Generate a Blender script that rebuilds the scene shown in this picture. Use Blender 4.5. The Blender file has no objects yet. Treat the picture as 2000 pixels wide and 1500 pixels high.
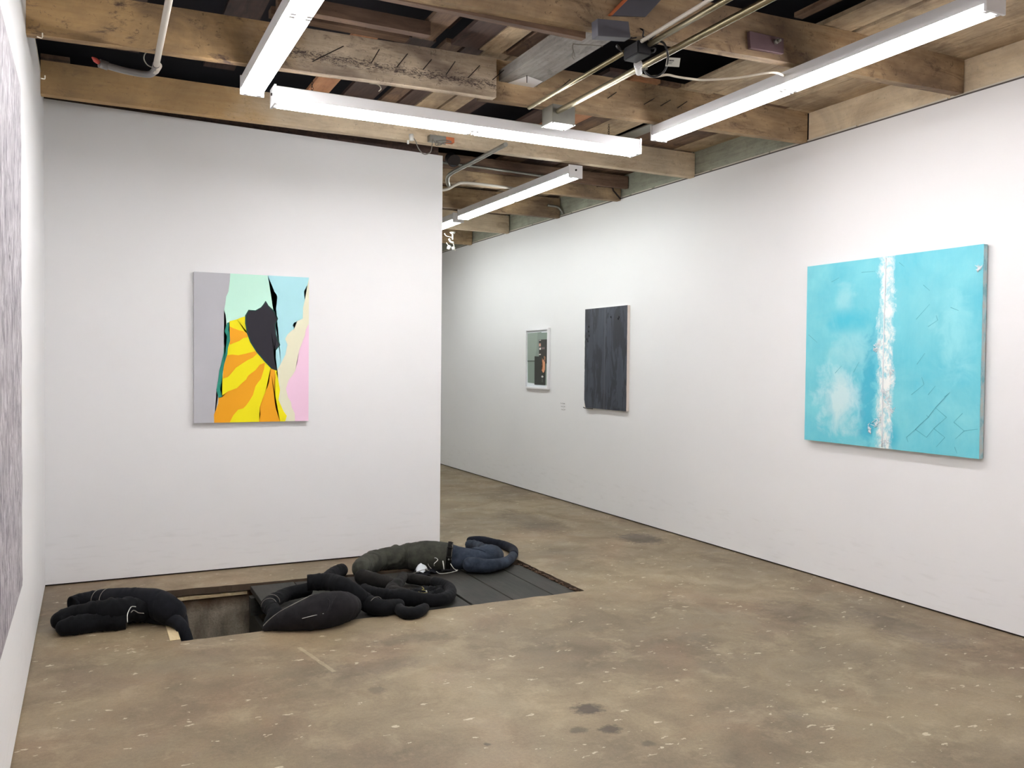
import bpy, bmesh, math, random
from mathutils import Vector, Matrix, noise
random.seed(7)
SC = bpy.context.scene
COL = SC.collection
PI = math.pi

# ------------------------------------------------------------------ survey of the room
F = 1681.61                        # focal length in pixels of a 2000 px wide frame
RGT = Vector((0.8974196, -0.44107207, 0.00966874))
UP = Vector((0.00184349, 0.02566457, 0.99966891))
FWD = Vector((0.44117418, 0.89710465, -0.023845))
EYE = Vector((0, 0, 1.55))
XL, XR, YB = -0.268, 4.817, 6.626  # left wall, right wall, partition wall
XE = 2.606                         # free end of the partition
ZR = 3.217                         # top of right wall

def hit(x, y, ax, val):
    d = FWD + RGT * ((x - 1000) / F) + UP * ((750 - y) / F)
    t = (val - EYE[ax]) / d[ax]
    return EYE + d * t

# ------------------------------------------------------------------ materials
def lin(c):
    c = c / 255.0
    return c / 12.92 if c <= 0.04045 else ((c + 0.055) / 1.055) ** 2.4
def rgb(r, g, b): return (lin(r), lin(g), lin(b), 1.0)

class NT:
    def __init__(s, name, rough=0.6, metal=0.0, spec=0.5):
        s.m = bpy.data.materials.new(name); s.m.use_nodes = True
        s.t = s.m.node_tree; s.b = s.t.nodes['Principled BSDF']
        s.b.inputs['Roughness'].default_value = rough
        s.b.inputs['Metallic'].default_value = metal
        s.b.inputs['Specular IOR Level'].default_value = spec
        s._p = None
    def n(s, k, **kw):
        nd = s.t.nodes.new(k)
        for a, v in kw.items(): setattr(nd, a, v)
        return nd
    def l(s, a, b): s.t.links.new(a, b)
    def pos(s):
        if not s._p: s._p = s.n('ShaderNodeNewGeometry').outputs['Position']
        return s._p
    def mapping(s, scale=(1, 1, 1), loc=(0, 0, 0), obj=False):
        m = s.n('ShaderNodeMapping'); m.inputs['Scale'].default_value = scale; m.inputs['Location'].default_value = loc
        s.l(s.n('ShaderNodeTexCoord').outputs['Object'] if obj else s.pos(), m.inputs['Vector'])
        return m.outputs['Vector']
    def noise(s, vec, scale=5, detail=4, rough=0.55, dist=0.0):
        nd = s.n('ShaderNodeTexNoise'); nd.inputs['Scale'].default_value = scale
        nd.inputs['Detail'].default_value = detail; nd.inputs['Roughness'].default_value = rough
        nd.inputs['Distortion'].default_value = dist
        s.l(vec, nd.inputs['Vector']); return nd.outputs['Fac']
    def ramp(s, fac, stops, interp='LINEAR'):
        r = s.n('ShaderNodeValToRGB'); r.color_ramp.interpolation = interp
        e = r.color_ramp.elements
        while len(e) < len(stops): e.new(0.5)
        for i, (p, c) in enumerate(stops):
            e[i].position = p; e[i].color = c if isinstance(c, tuple) else (c, c, c, 1)
        s.l(fac, r.inputs['Fac']); return r.outputs['Color']
    def mix(s, fac, a, b, mode='MIX'):
        m = s.n('ShaderNodeMix', data_type='RGBA', blend_type=mode)
        for sock, v in ((m.inputs['Factor'], fac), (m.inputs['A'], a), (m.inputs['B'], b)):
            if isinstance(v, (float, int)): sock.default_value = v
            elif isinstance(v, tuple): sock.default_value = v
            else: s.l(v, sock)
        return m.outputs['Result']
    def math(s, op, a, b=None, c=None, clamp=False):
        m = s.n('ShaderNodeMath', operation=op, use_clamp=clamp)
        for i, v in enumerate((a, b, c)):
            if v is None: continue
            if isinstance(v, (float, int)): m.inputs[i].default_value = v
            else: s.l(v, m.inputs[i])
        return m.outputs[0]
    def sep(s, vec=None):
        x = s.n('ShaderNodeSeparateXYZ'); s.l(vec or s.pos(), x.inputs[0]); return x.outputs
    def col(s, v):
        if isinstance(v, tuple): s.b.inputs['Base Color'].default_value = v
        else: s.l(v, s.b.inputs['Base Color'])
        return s
    def bump(s, h, strength=0.3, dist=0.01):
        b = s.n('ShaderNodeBump'); b.inputs['Strength'].default_value = strength; b.inputs['Distance'].default_value = dist
        s.l(h, b.inputs['Height']); s.l(b.outputs['Normal'], s.b.inputs['Normal']); return s
    def rough(s, v): s.l(v, s.b.inputs['Roughness']); return s

def plain(name, c, rough=0.5, metal=0.0, spec=0.5, var=0.06):
    t = NT(name, rough, metal, spec)
    n = t.noise(t.mapping(), 9, 3)
    t.col(t.mix(n, tuple(x * (1 - var) for x in c[:3]) + (1,), tuple(min(1, x * (1 + var)) for x in c[:3]) + (1,)))
    return t.m

M = {}
def wall_mat():
    t = NT('white_wall_paint', 0.55, spec=0.3)
    n = t.noise(t.mapping(), 1.3, 4); f = t.noise(t.mapping(), 160, 2)
    z = t.sep()[2]
    scuff = t.math('MULTIPLY', t.ramp(t.noise(t.mapping((1, 1, 6)), 5, 5), [(0.55, 0.0), (0.75, 1.0)]), t.math('LESS_THAN', z, 0.35))
    c = t.mix(n, rgb(232, 232, 233), rgb(238, 238, 238))
    c = t.mix(t.math('MULTIPLY', scuff, 0.12), c, rgb(170, 168, 160))
    t.col(c).bump(f, 0.05, 0.001)
    return t.m
M['wall'] = wall_mat()

def floor_mat():
    t = NT('stained_concrete', 0.42, spec=0.35)
    v = t.mapping()
    big = t.noise(v, 0.9, 5, 0.6, 0.4)
    mid = t.noise(t.mapping((1, 1, 1), (9, 3, 0)), 2.6, 6, 0.65, 0.5)
    red = t.noise(t.mapping((1, 1, 1), (4, 17, 2)), 1.1, 5, 0.6, 0.6)
    fine = t.noise(v, 60, 5, 0.7)
    sp = t.noise(v, 220, 2, 0.6)
    c = t.mix(t.ramp(big, [(0.3, 0.0), (0.7, 1.0)]), rgb(106, 93, 73), rgb(148, 132, 104))
    c = t.mix(t.math('MULTIPLY', t.ramp(red, [(0.48, 0.0), (0.72, 1.0)]), 0.32), c, rgb(146, 112, 86))
    c = t.mix(t.math('MULTIPLY', t.ramp(mid, [(0.46, 0.0), (0.72, 1.0)]), 0.55), c, rgb(98, 86, 70))
    c = t.mix(t.math('MULTIPLY', t.ramp(t.noise(t.mapping((1, 1, 1), (30, 2, 0)), 4.0, 5, 0.7, 0.3), [(0.52, 0.0), (0.7, 1.0)]), 0.35), c, rgb(182, 166, 136))
    c = t.mix(0.4, c, t.ramp(fine, [(0.25, 0.32), (0.75, 0.72)]), 'OVERLAY')
    c = t.mix(0.16, c, t.ramp(sp, [(0.3, 0.2), (0.7, 0.8)]), 'OVERLAY')
    # paint flecks and chips
    vo = t.n('ShaderNodeTexVoronoi'); vo.inputs['Scale'].default_value = 17
    dv = t.n('ShaderNodeMix', data_type='VECTOR'); dv.inputs['Factor'].default_value = 0.09
    nn = t.n('ShaderNodeTexNoise'); nn.inputs['Scale'].default_value = 26; t.l(t.mapping((1.0, 1.9, 1)), nn.inputs['Vector'])
    t.l(t.mapping((1.0, 1.9, 1)), dv.inputs['A']); t.l(nn.outputs['Color'], dv.inputs['B'])
    t.l(dv.outputs['Result'], vo.inputs['Vector'])
    ch = t.sep(vo.outputs['Color'])
    keep = t.math('GREATER_THAN', t.math('ADD', ch[0], t.math('MULTIPLY', t.ramp(t.noise(v, 1.5, 3), [(0.35, 0.0), (0.65, 1.0)]), 0.16)), 0.86)
    rad = t.math('MULTIPLY', ch[1], 0.30)
    fl = t.math('MULTIPLY', keep, t.math('LESS_THAN', vo.outputs['Distance'], rad))
    c = t.mix(t.math('MULTIPLY', fl, 0.6), c, rgb(216, 204, 178))
    # dark stains at known places (x, y, radius-x, radius-y, strength)
    wob = t.noise(v, 22, 5, 0.7)
    x, y, z = t.sep()
    for (sx, sy, rx, ry, st) in ((2.01, 3.29, .085, .075, .85), (1.86, 3.11, .05, .04, .6), (1.99, 3.06, .06, .05, .8),
                                 (2.05, 2.88, .04, .03, .5), (4.42, 6.35, .22, .28, .75), (4.0, 4.0, .25, .4, .35), (4.35, 3.5, .2, .5, .4),
                                 (1.22, 3.9, .05, .06, .45), (1.45, 3.15, .02, .02, .7), (3.9, 7.5, .3, .8, .4), (1.62, 4.55, .28, .1, .3), (1.3, 4.2, .3, .12, .3)):
        dx = t.math('DIVIDE', t.math('SUBTRACT', x, sx), rx); dy = t.math('DIVIDE', t.math('SUBTRACT', y, sy), ry)
        r = t.math('SQRT', t.math('ADD', t.math('MULTIPLY', dx, dx), t.math('MULTIPLY', dy, dy)))
        r = t.math('ADD', r, t.math('MULTIPLY', t.math('SUBTRACT', wob, 0.5), 1.9))
        c = t.mix(t.math('MULTIPLY', t.ramp(r, [(0.55, 1.0), (1.0, 0.0)]), st), c, rgb(66, 54, 44))
    # pale line of old tape left of centre and pale dusty band beside the partition
    for (ax, ay, bx, by, w, st) in ((1.02, 4.66, 1.10, 4.22, .011, .3),):
        ux, uy = bx - ax, by - ay; L = math.hypot(ux, uy); ux /= L; uy /= L
        px = t.math('SUBTRACT', x, ax); py = t.math('SUBTRACT', y, ay)
        al = t.math('ADD', t.math('MULTIPLY', px, ux), t.math('MULTIPLY', py, uy))
        ac = t.math('ABSOLUTE', t.math('SUBTRACT', t.math('MULTIPLY', px, uy), t.math('MULTIPLY', py, ux)))
        k = t.math('MULTIPLY', t.math('LESS_THAN', t.math('ADD', ac, t.math('MULTIPLY', t.math('SUBTRACT', wob, .5), .02)), w),
                   t.math('MULTIPLY', t.math('GREATER_THAN', al, 0), t.math('LESS_THAN', al, L)))
        c = t.mix(t.math('MULTIPLY', k, st), c, rgb(205, 190, 158))
    t.col(c)
    t.rough(t.ramp(mid, [(0.3, 0.38), (0.7, 0.6)]))
    t.bump(t.mix(0.5, fine, mid), 0.12, 0.004)
    return t.m
M['floor'] = floor_mat()

def pit_mat():
    t = NT('old_pit_concrete', 0.85, spec=0.2)
    n = t.noise(t.mapping(), 9, 6, 0.7); f = t.noise(t.mapping(), 70, 5, 0.75); d = t.noise(t.mapping((1, 1, .3)), 5, 5)
    z = t.sep()[2]
    c = t.mix(f, rgb(108, 98, 82), rgb(186, 176, 156))
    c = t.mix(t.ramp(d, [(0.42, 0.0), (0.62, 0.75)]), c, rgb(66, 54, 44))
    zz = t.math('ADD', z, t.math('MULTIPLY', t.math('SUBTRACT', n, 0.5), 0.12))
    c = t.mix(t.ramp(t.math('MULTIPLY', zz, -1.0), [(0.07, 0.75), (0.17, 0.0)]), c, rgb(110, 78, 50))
    t.col(c).bump(f, 0.6, 0.01); return t.m
M['pit'] = pit_mat()
M['lip'] = plain('dark_broken_slab_edge', rgb(74, 60, 46), 0.9, var=.4)

def wood(name, a, b, dark, axis='X', stain=0.5, scale=1.0, rough=0.7, gold_light=None, flakes=False):
    t = NT(name, rough, spec=0.25)
    s = {'X': (0.9, 9, 9), 'Y': (9, 0.9, 9)}[axis]
    s2 = {'X': (0.8, 2.2, 2.2), 'Y': (2.2, 0.8, 2.2)}[axis]
    oi = t.n('ShaderNodeObjectInfo')
    add = t.n('ShaderNodeVectorMath', operation='ADD'); t.l(t.pos(), add.inputs[0])
    cm = t.n('ShaderNodeCombineXYZ'); t.l(t.math('MULTIPLY', oi.outputs['Random'], 30), cm.inputs[0]); t.l(t.math('MULTIPLY', oi.outputs['Random'], 17), cm.inputs[2])
    t.l(cm.outputs[0], add.inputs[1])
    def mp(sc):
        m = t.n('ShaderNodeMapping'); m.inputs['Scale'].default_value = sc; t.l(add.outputs[0], m.inputs['Vector']); return m.outputs[0]
    g = t.noise(mp(s), 4 * scale, 6, 0.65, 0.3)
    big = t.noise(mp(s2), 1.6, 4, 0.6, 0.3)
    st = t.noise(mp(s2), 5, 6, 0.72, 0.8)
    sp = t.noise(mp((1, 1, 1)), 40, 3, 0.6)
    c = t.mix(t.ramp(g, [(0.3, 0.0), (0.7, 1.0)]), a, b)
    if gold_light:   # warm light on the left run of the joist, put into its colour
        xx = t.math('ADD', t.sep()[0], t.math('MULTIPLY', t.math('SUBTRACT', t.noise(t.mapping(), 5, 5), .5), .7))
        c = t.mix(t.ramp(t.math('MULTIPLY', xx, .5), [(gold_light * .5 - .1, 0.9), (gold_light * .5 + .1, 0.0)]), c, t.mix(g, rgb(188, 150, 98), rgb(212, 176, 122)))
    c = t.mix(t.math('MULTIPLY', t.ramp(big, [(0.45, 0.0), (0.68, 1.0)]), stain), c, dark)
    c = t.mix(t.math('MULTIPLY', t.ramp(st, [(0.56, 0.0), (0.68, 1.0)]), stain), c, dark)
    c = t.mix(t.math('MULTIPLY', t.ramp(sp, [(0.66, 0.0), (0.72, 1.0)]), 0.5 * stain), c, rgb(50, 36, 28))
    soot = t.noise(mp((.7, .7, .7) if axis == 'X' else (1.6, 1.6, 1.6)), 1.7, 6, 0.68, 0.6)
    c = t.mix(t.math('MULTIPLY', t.ramp(soot, [(0.42, 0.0), (0.66, 1.0)]), 0.55 * min(1, stain * 1.3)), c, rgb(78, 66, 62))
    dr = t.noise(mp((3, 3, 3) if axis == 'X' else (3, 3, 3)), 9, 6, 0.75, 1.2)
    c = t.mix(t.math('MULTIPLY', t.ramp(dr, [(0.6, 0.0), (0.66, 1.0)]), 0.6 * stain), c, rgb(64, 50, 46))
    if flakes:   # paint flaked off around the nail heads, halfway up the face
        px, py, pz = t.sep()
        fn = t.noise(t.mapping((1.0, 1, 3.2)), 26, 6, .8, 1.6)
        band = t.math('SUBTRACT', 1.0, t.math('DIVIDE', t.math('ABSOLUTE', t.math('SUBTRACT', pz, 3.235)), .075), clamp=True)
        band = t.math('MULTIPLY', band, t.math('MULTIPLY', t.math('GREATER_THAN', px, .95), 1.0))
        fl = t.ramp(t.math('ADD', fn, t.math('MULTIPLY', band, .22)), [(.68, 0.0), (.72, 1.0)])
        c = t.mix(t.math('MULTIPLY', fl, .85), c, rgb(58, 46, 50))
    t.col(c).bump(g, 0.25, 0.004)
    return t.m
M['joist'] = wood('painted_joist_wood', rgb(176, 148, 112), rgb(208, 182, 144), rgb(108, 86, 70), 'X', 0.85)
M['joist_pale'] = wood('pale_painted_wood', rgb(206, 186, 156), rgb(228, 212, 184), rgb(148, 124, 98), 'X', 0.45, gold_light=1.1)
M['joist_worn'] = wood('flaking_painted_wood', rgb(190, 172, 146), rgb(222, 206, 182), rgb(92, 74, 68), 'X', 0.9, 1.5, gold_light=.95, flakes=True)
M['deck_cream'] = wood('cream_deck_boards', rgb(188, 164, 132), rgb(214, 194, 162), rgb(124, 102, 84), 'Y', 0.65)
M['deck_brown'] = wood('brown_deck_boards', rgb(106, 84, 68), rgb(146, 118, 94), rgb(62, 48, 44), 'Y', 0.7)
M['deck_dark'] = wood('sooty_deck_boards', rgb(66, 52, 50), rgb(98, 78, 70), rgb(42, 34, 38), 'Y', 0.6)
M['deck_orange'] = wood('bare_timber', rgb(188, 132, 96), rgb(210, 158, 120), rgb(140, 96, 70), 'Y', 0.3)
M['ledger'] = wood('bare_brown_timber', rgb(104, 82, 68), rgb(146, 118, 96), rgb(70, 54, 48), 'X', 0.6)
M['rim_grey'] = wood('grey_green_rim_board', rgb(150, 152, 138), rgb(176, 178, 160), rgb(110, 108, 96), 'Y', 0.4)
M['rim_cream'] = wood('cream_rim_board', rgb(214, 196, 164), rgb(230, 214, 186), rgb(186, 160, 128), 'Y', 0.35)
M['plank'] = wood('black_stained_planks', rgb(40, 40, 37), rgb(56, 57, 51), rgb(36, 35, 33), 'Y', 0.4, 1.2, 0.6)
M['roof'] = plain('dark_roof_void', rgb(30, 28, 38), 0.9)
M['white_metal'] = plain('white_enamel', rgb(236, 236, 238), 0.35, var=0.02)
M['galv'] = plain('galvanised_steel', rgb(150, 150, 142), 0.4, 0.7, var=0.2)
M['conduit'] = plain('brassy_conduit', rgb(150, 140, 112), 0.35, 0.8, var=0.25)
M['grey_pipe'] = plain('grey_plastic_pipe', rgb(196, 188, 176), 0.45, var=0.08)
M['clear_hose'] = plain('cloudy_grey_hose', rgb(120, 116, 114), 0.35, var=0.15)
M['red'] = plain('red_rubber', rgb(206, 84, 76), 0.5)
M['black'] = plain('black_plastic', rgb(30, 30, 34), 0.5)
M['white_plastic'] = plain('white_plastic', rgb(226, 226, 220), 0.4)
M['white_cord'] = plain('white_cable', rgb(226, 218, 202), 0.5)
M['rust'] = plain('rusty_steel_plate', rgb(110, 88, 92), 0.5, 0.3, var=0.2)
M['iron'] = plain('dark_iron', rgb(44, 36, 34), 0.6, 0.6, var=0.2)
M['grey_board'] = plain('slate_grey_board', rgb(92, 92, 100), 0.6, var=0.12)
M['orange'] = plain('orange_wood', rgb(196, 108, 62), 0.6)
M['duct'] = wood('dull_grey_metal', rgb(128, 124, 120), rgb(158, 154, 148), rgb(92, 88, 86), 'Y', 0.55)
M['trim_metal'] = plain('trim_metal', rgb(84, 78, 74), 0.5, 0.3, var=0.2)
M['trim_pale'] = plain('trim_plaster', rgb(206, 200, 186), 0.7, var=0.1)
M['dirt'] = plain('crumbled_dirt', rgb(78, 58, 42), 0.95, var=0.4)
M['pale_strip'] = wood('worn_pale_strip', rgb(196, 174, 132), rgb(222, 204, 164), rgb(140, 112, 80), 'Y', 0.5)

def tube_mat(name, c, st):
    m = bpy.data.materials.new(name); m.use_nodes = True
    b = m.node_tree.nodes['Principled BSDF']
    b.inputs['Base Color'].default_value = (0.9, 0.9, 0.9, 1)
    b.inputs['Emission Color'].default_value = c; b.inputs['Emission Strength'].default_value = st
    return m
TS = 15.0
M['tube'] = tube_mat('lit_tube_daylight', (1.0, 0.955, 0.965, 1), TS)
M['tube_mid'] = tube_mat('lit_tube_bright', (1.0, 0.985, 0.985, 1), TS * 1.35)
M['tube_cool'] = tube_mat('lit_tube_cool', (0.96, 1.0, 0.98, 1), TS)

def denim(name, a, b, fade=0.3, sc=1.0):
    t = NT(name, 0.9, spec=0.12)
    v = t.mapping()
    n = t.noise(v, 14 * sc, 5, 0.65); w = t.noise(t.mapping((1, 1, 1), (3, 8, 1)), 5, 4, 0.6, 0.5); f = t.noise(v, 520, 2, 0.6)
    tw = t.n('ShaderNodeTexWave'); tw.inputs['Scale'].default_value = 90; tw.inputs['Distortion'].default_value = 1.5; t.l(v, tw.inputs['Vector'])
    c = t.mix(t.ramp(n, [(0.3, 0.0), (0.72, 1.0)]), a, b)
    c = t.mix(t.math('MULTIPLY', t.ramp(w, [(0.5, 0.0), (0.75, 1.0)]), fade), c, tuple(min(1, q * 2.4) for q in b[:3]) + (1,))
    c = t.mix(0.25, c, t.ramp(f, [(0.2, 0.25), (0.8, 0.75)]), 'OVERLAY')
    t.b.inputs['Sheen Weight'].default_value = 0.03
    t.col(c).bump(t.mix(0.5, n, tw.outputs['Color']), 0.25, 0.004)
    return t.m
M['denim_black'] = denim('black_denim', rgb(13, 13, 15), rgb(21, 22, 25), 0.15)
M['denim_navy'] = denim('dark_navy_denim', rgb(17, 18, 22), rgb(27, 28, 33), 0.15)
M['denim_char'] = denim('charcoal_denim', rgb(27, 26, 28), rgb(40, 38, 40), 0.15)
M['denim_grey'] = denim('faded_grey_denim', rgb(46, 47, 42), rgb(72, 72, 64), 0.25)
M['denim_blue'] = denim('blue_denim', rgb(30, 36, 46), rgb(54, 62, 74), 0.3)
M['denim_indigo'] = denim('indigo_denim', rgb(18, 21, 30), rgb(28, 32, 42), 0.1)
M['denim_brown'] = denim('brown_black_denim', rgb(26, 25, 24), rgb(38, 36, 34), 0.1)
M['thread_white'] = plain('white_thread', rgb(190, 190, 182), 0.9)
M['thread_grey'] = plain('grey_thread', rgb(128, 124, 116), 0.9)
M['thread_gold'] = plain('gold_thread', rgb(150, 140, 80), 0.9)
M['seam_dark'] = plain('dark_seam_thread', rgb(24, 24, 26), 0.9)
M['white_cloth'] = plain('white_cloth', rgb(226, 232, 236), 0.85, var=0.04)

# ------------------------------------------------------------------ object helpers
def link(o, parent=None):
    COL.objects.link(o)
    if parent: o.parent = parent
    return o
def from_bm(name, bm, mats, parent=None, smooth=False):
    me = bpy.data.meshes.new(name); bm.to_mesh(me); bm.free()
    for m in (mats if isinstance(mats, (list, tuple)) else [mats]): me.materials.append(M[m] if isinstance(m, str) else m)
    if smooth:
        for p in me.polygons: p.use_smooth = True
    return link(bpy.data.objects.new(name, me), parent)
def tag(o, label, cat, group=None):
    o['label'] = label; o['category'] = cat
    if group: o['group'] = group
    return o
def struct(o): o['kind'] = 'structure'; return o
def thing(name, label, cat, loc=(0, 0, 0), group=None):
    o = bpy.data.objects.new(name, None); o.empty_display_size = 0.05; COL.objects.link(o)
    # parts are modelled in room coordinates, so the empty stays at the origin of the room frame
    o['base'] = [float(v) for v in loc]
    return tag(o, label, cat, group)
def box(bm, x0, x1, y0, y1, z0, z1, mi=0, z0b=None):
    """box; z0b = bottom height at the x1 end when the underside slopes"""
    zb = z0 if z0b is None else z0b
    dz = z1 - z0
    v = [bm.verts.new(c) for c in ((x0, y0, z0), (x1, y0, zb), (x1, y1, zb), (x0, y1, z0), (x0, y0, z1), (x1, y0, zb + dz), (x1, y1, zb + dz), (x0, y1, z1))]
    fs = []
    for f in ((0, 3, 2, 1), (4, 5, 6, 7), (0, 1, 5, 4), (1, 2, 6, 5), (2, 3, 7, 6), (3, 0, 4, 7)):
        q = bm.faces.new([v[i] for i in f]); q.material_index = mi; fs.append(q)
    return fs
def boxo(name, b, mat, parent=None, bevel=0.0):
    bm = bmesh.new(); box(bm, *b)
    if bevel: bmesh.ops.bevel(bm, geom=bm.edges[:], offset=bevel, segments=2, affect='EDGES')
    return from_bm(name, bm, mat, parent)
def frames(pts):
    n = len(pts); T = []
    for i in range(n):
        a = pts[max(0, i - 1)]; b = pts[min(n - 1, i + 1)]; T.append((b - a).normalized())
    up = Vector((0, 0, 1)) if abs(T[0].z) < 0.9 else Vector((0, 1, 0))
    N = [(up - T[0] * up.dot(T[0])).normalized()]
    for i in range(1, n):
        v = N[-1] - T[i] * N[-1].dot(T[i]); N.append(v.normalized())
    return T, N, [T[i].cross(N[i]) for i in range(n)]
def smooth_path(P, k=8):
    P = [Vector(p) for p in P]; out = []
    dim = len(P[0])
    for i in range(len(P) - 1):
        p0 = P[max(0, i - 1)]; p1 = P[i]; p2 = P[i + 1]; p3 = P[min(len(P) - 1, i + 2)]
        for j in range(k):
            t = j / k
            out.append(0.5 * ((2 * p1) + (p2 - p0) * t + (2 * p0 - 5 * p1 + 4 * p2 - p3) * t * t + (3 * p1 - p0 - 3 * p2 + p3) * t ** 3))
    out.append(P[-1]); return out
def tube(bm, pts, r, seg=10, mi=0, caps=True, k=1):
    pts = smooth_path(pts, k) if k > 1 else [Vector(p) for p in pts]
    T, N, B = frames(pts); rings = []
    for i, p in enumerate(pts):
        rr = r[i] if isinstance(r, list) else r
        rings.append([bm.verts.new(p + (N[i] * math.cos(2 * PI * a / seg) + B[i] * math.sin(2 * PI * a / seg)) * rr) for a in range(seg)])
    for i in range(len(rings) - 1):
        for a in range(seg):
            f = bm.faces.new((rings[i][a], rings[i][(a + 1) % seg], rings[i + 1][(a + 1) % seg], rings[i + 1][a])); f.material_index = mi; f.smooth = True
    if caps:
        for R_, rev in ((rings[0], True), (rings[-1], False)):
            f = bm.faces.new(list(reversed(R_)) if rev else R_); f.material_index = mi
def tubeo(name, pts, r, mat, parent=None, seg=10, k=1):
    bm = bmesh.new(); tube(bm, pts, r, seg, 0, True, k); bmesh.ops.recalc_face_normals(bm, faces=bm.faces)
    return from_bm(name, bm, mat, parent)

# ------------------------------------------------------------------ room shell
def make_floor():
    bm = bmesh.new()
    X0, X1 = 0.455, 3.04
    n = 60
    def jit(x, s, a): return a * (noise.noise(Vector((x * 7, s, 0))) + 0.5 * noise.noise(Vector((x * 21, s, 3))))
    xs = [X0 + (X1 - X0) * i / n for i in range(n + 1)]
    front = [(x, 5.03 + jit(x, 1, .012)) for x in xs]
    back = [(x, 6.18 - 0.05 * (x - X0) + jit(x, 5, .014)) for x in xs]
    ym = 13.6; y0 = -3.6
    W, E_ = XL - 0.3, XR + 0.3
    def quad(a, b, c, d): bm.faces.new([bm.verts.new((p[0], p[1], 0)) for p in (a, b, c, d)])
    quad((W, y0), (X0, y0), front[0], (W, front[0][1])); quad((W, front[0][1]), front[0], back[0], (W, back[0][1])); quad((W, back[0][1]), back[0], (X0, ym), (W, ym))
    # right side edge of the hole is crumbly
    m = 24
    side = [(X1 + 0.012 * noise.noise(Vector((0, i * 1.7, 9))), front[-1][1] + (back[-1][1] - front[-1][1]) * i / m) for i in range(m + 1)]
    side[0] = front[-1]; side[-1] = back[-1]
    quad(front[-1], (E_, y0), (E_, front[-1][1]), front[-1]) if False else None
    quad((X1, y0), (E_, y0), (E_, side[0][1]), side[0])
    for i in range(m): quad(side[i], (E_, side[i][1]), (E_, side[i + 1][1]), side[i + 1])
    quad(side[-1], (E_, side[-1][1]), (E_, ym), (X1, ym))
    for i in range(n):
        quad((xs[i], y0), (xs[i + 1], y0), front[i + 1], front[i]); quad(back[i], back[i + 1], (xs[i + 1], ym), (xs[i], ym))
    bmesh.ops.remove_doubles(bm, verts=bm.verts, dist=1e-5)
    # slab lip: pull the hole border down 9 cm
    for ring in (front, side, back, [front[0], back[0]]):
        for a, b in zip(ring[:-1], ring[1:]):
            bm.faces.new([bm.verts.new(c) for c in ((a[0], a[1], 0), (b[0], b[1], 0), (b[0], b[1], -.045), (a[0], a[1], -.045))]).material_index = 1
    bmesh.ops.remove_doubles(bm, verts=bm.verts, dist=1e-5)
    struct(from_bm('floor', bm, ['floor', 'lip']))
    # pit lining
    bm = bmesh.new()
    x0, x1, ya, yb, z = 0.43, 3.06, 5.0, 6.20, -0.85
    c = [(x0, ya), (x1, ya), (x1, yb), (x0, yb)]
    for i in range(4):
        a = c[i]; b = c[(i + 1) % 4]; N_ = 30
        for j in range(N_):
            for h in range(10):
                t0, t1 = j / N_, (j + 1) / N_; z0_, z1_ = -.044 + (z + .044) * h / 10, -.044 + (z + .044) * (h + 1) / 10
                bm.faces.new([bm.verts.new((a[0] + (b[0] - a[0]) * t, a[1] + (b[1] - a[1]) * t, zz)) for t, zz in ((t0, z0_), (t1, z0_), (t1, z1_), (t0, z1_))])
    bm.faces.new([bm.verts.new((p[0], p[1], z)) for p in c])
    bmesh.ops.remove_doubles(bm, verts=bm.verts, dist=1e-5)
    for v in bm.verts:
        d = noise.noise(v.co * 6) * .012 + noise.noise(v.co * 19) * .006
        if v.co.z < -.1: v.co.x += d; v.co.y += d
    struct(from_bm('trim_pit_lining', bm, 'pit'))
make_floor()

def wallbox(name, b, mat='wall'): return struct(boxo(name, b, mat))
GAP = 0.011
wallbox('wall_left', (XL - .12, XL, -3.5, YB, GAP, 3.34))
wallbox('wall_right', (XR, XR + .12, -3.5, 13.5, GAP, ZR))
# partition: its top rises slightly to the left
bm = bmesh.new(); box(bm, XL, XE, YB, YB + .14, GAP, 3.30, 0, GAP)
for v in bm.verts:
    if v.co.z > 3: v.co.z = 3.30 if v.co.x < 0 else 3.245
struct(from_bm('wall_back', bm, 'wall'))
wallbox('wall_far', (XL - .2, XR + .1, 13.3, 13.42, GAP, 3.9))
wallbox('wall_rear', (XL - .2, XR + .1, -3.5, -3.38, GAP, 3.9))
# dark strips in the gap under the walls, standing in for its shade
for nm, b in (('trim_1', (XL - .1, XL - .012, -3.38, YB, 0, GAP)), ('trim_2', (XR + .012, XR + .1, -3.38, 13.3, 0, GAP)), ('trim_3', (XL, XE - .006, YB + .012, YB + .13, 0, GAP))):
    wallbox(nm, b, 'iron')
# upper rim wall behind the joist ends on the right, and above left wall
for i, (ya, yb, mt) in enumerate(((-3.38, 3.6, 'rim_cream'), (3.66, 4.84, 'rim_cream'), (4.9, 6.2, 'rim_grey'), (6.26, 7.38, 'rim_grey'), (7.44, 8.62, 'rim_grey'), (8.68, 9.93, 'rim_grey'), (9.99, 13.3, 'rim_grey'))):
    wallbox('trim_%d' % (i + 4), (XR + .012, XR + .05, ya, yb, ZR, 3.47), mt)
wallbox('wall_upper_left', (XL - .10, XL - .06, -3.38, 13.3, 3.34, 3.8), 'roof')
wallbox('wall_upper_right', (XR + .06, XR + .10, -3.38, 13.3, ZR, 3.8), 'roof')
wallbox('wall_side_passage', (XL - .12, XL, YB + .14, 13.3, 0, 3.34))
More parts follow.
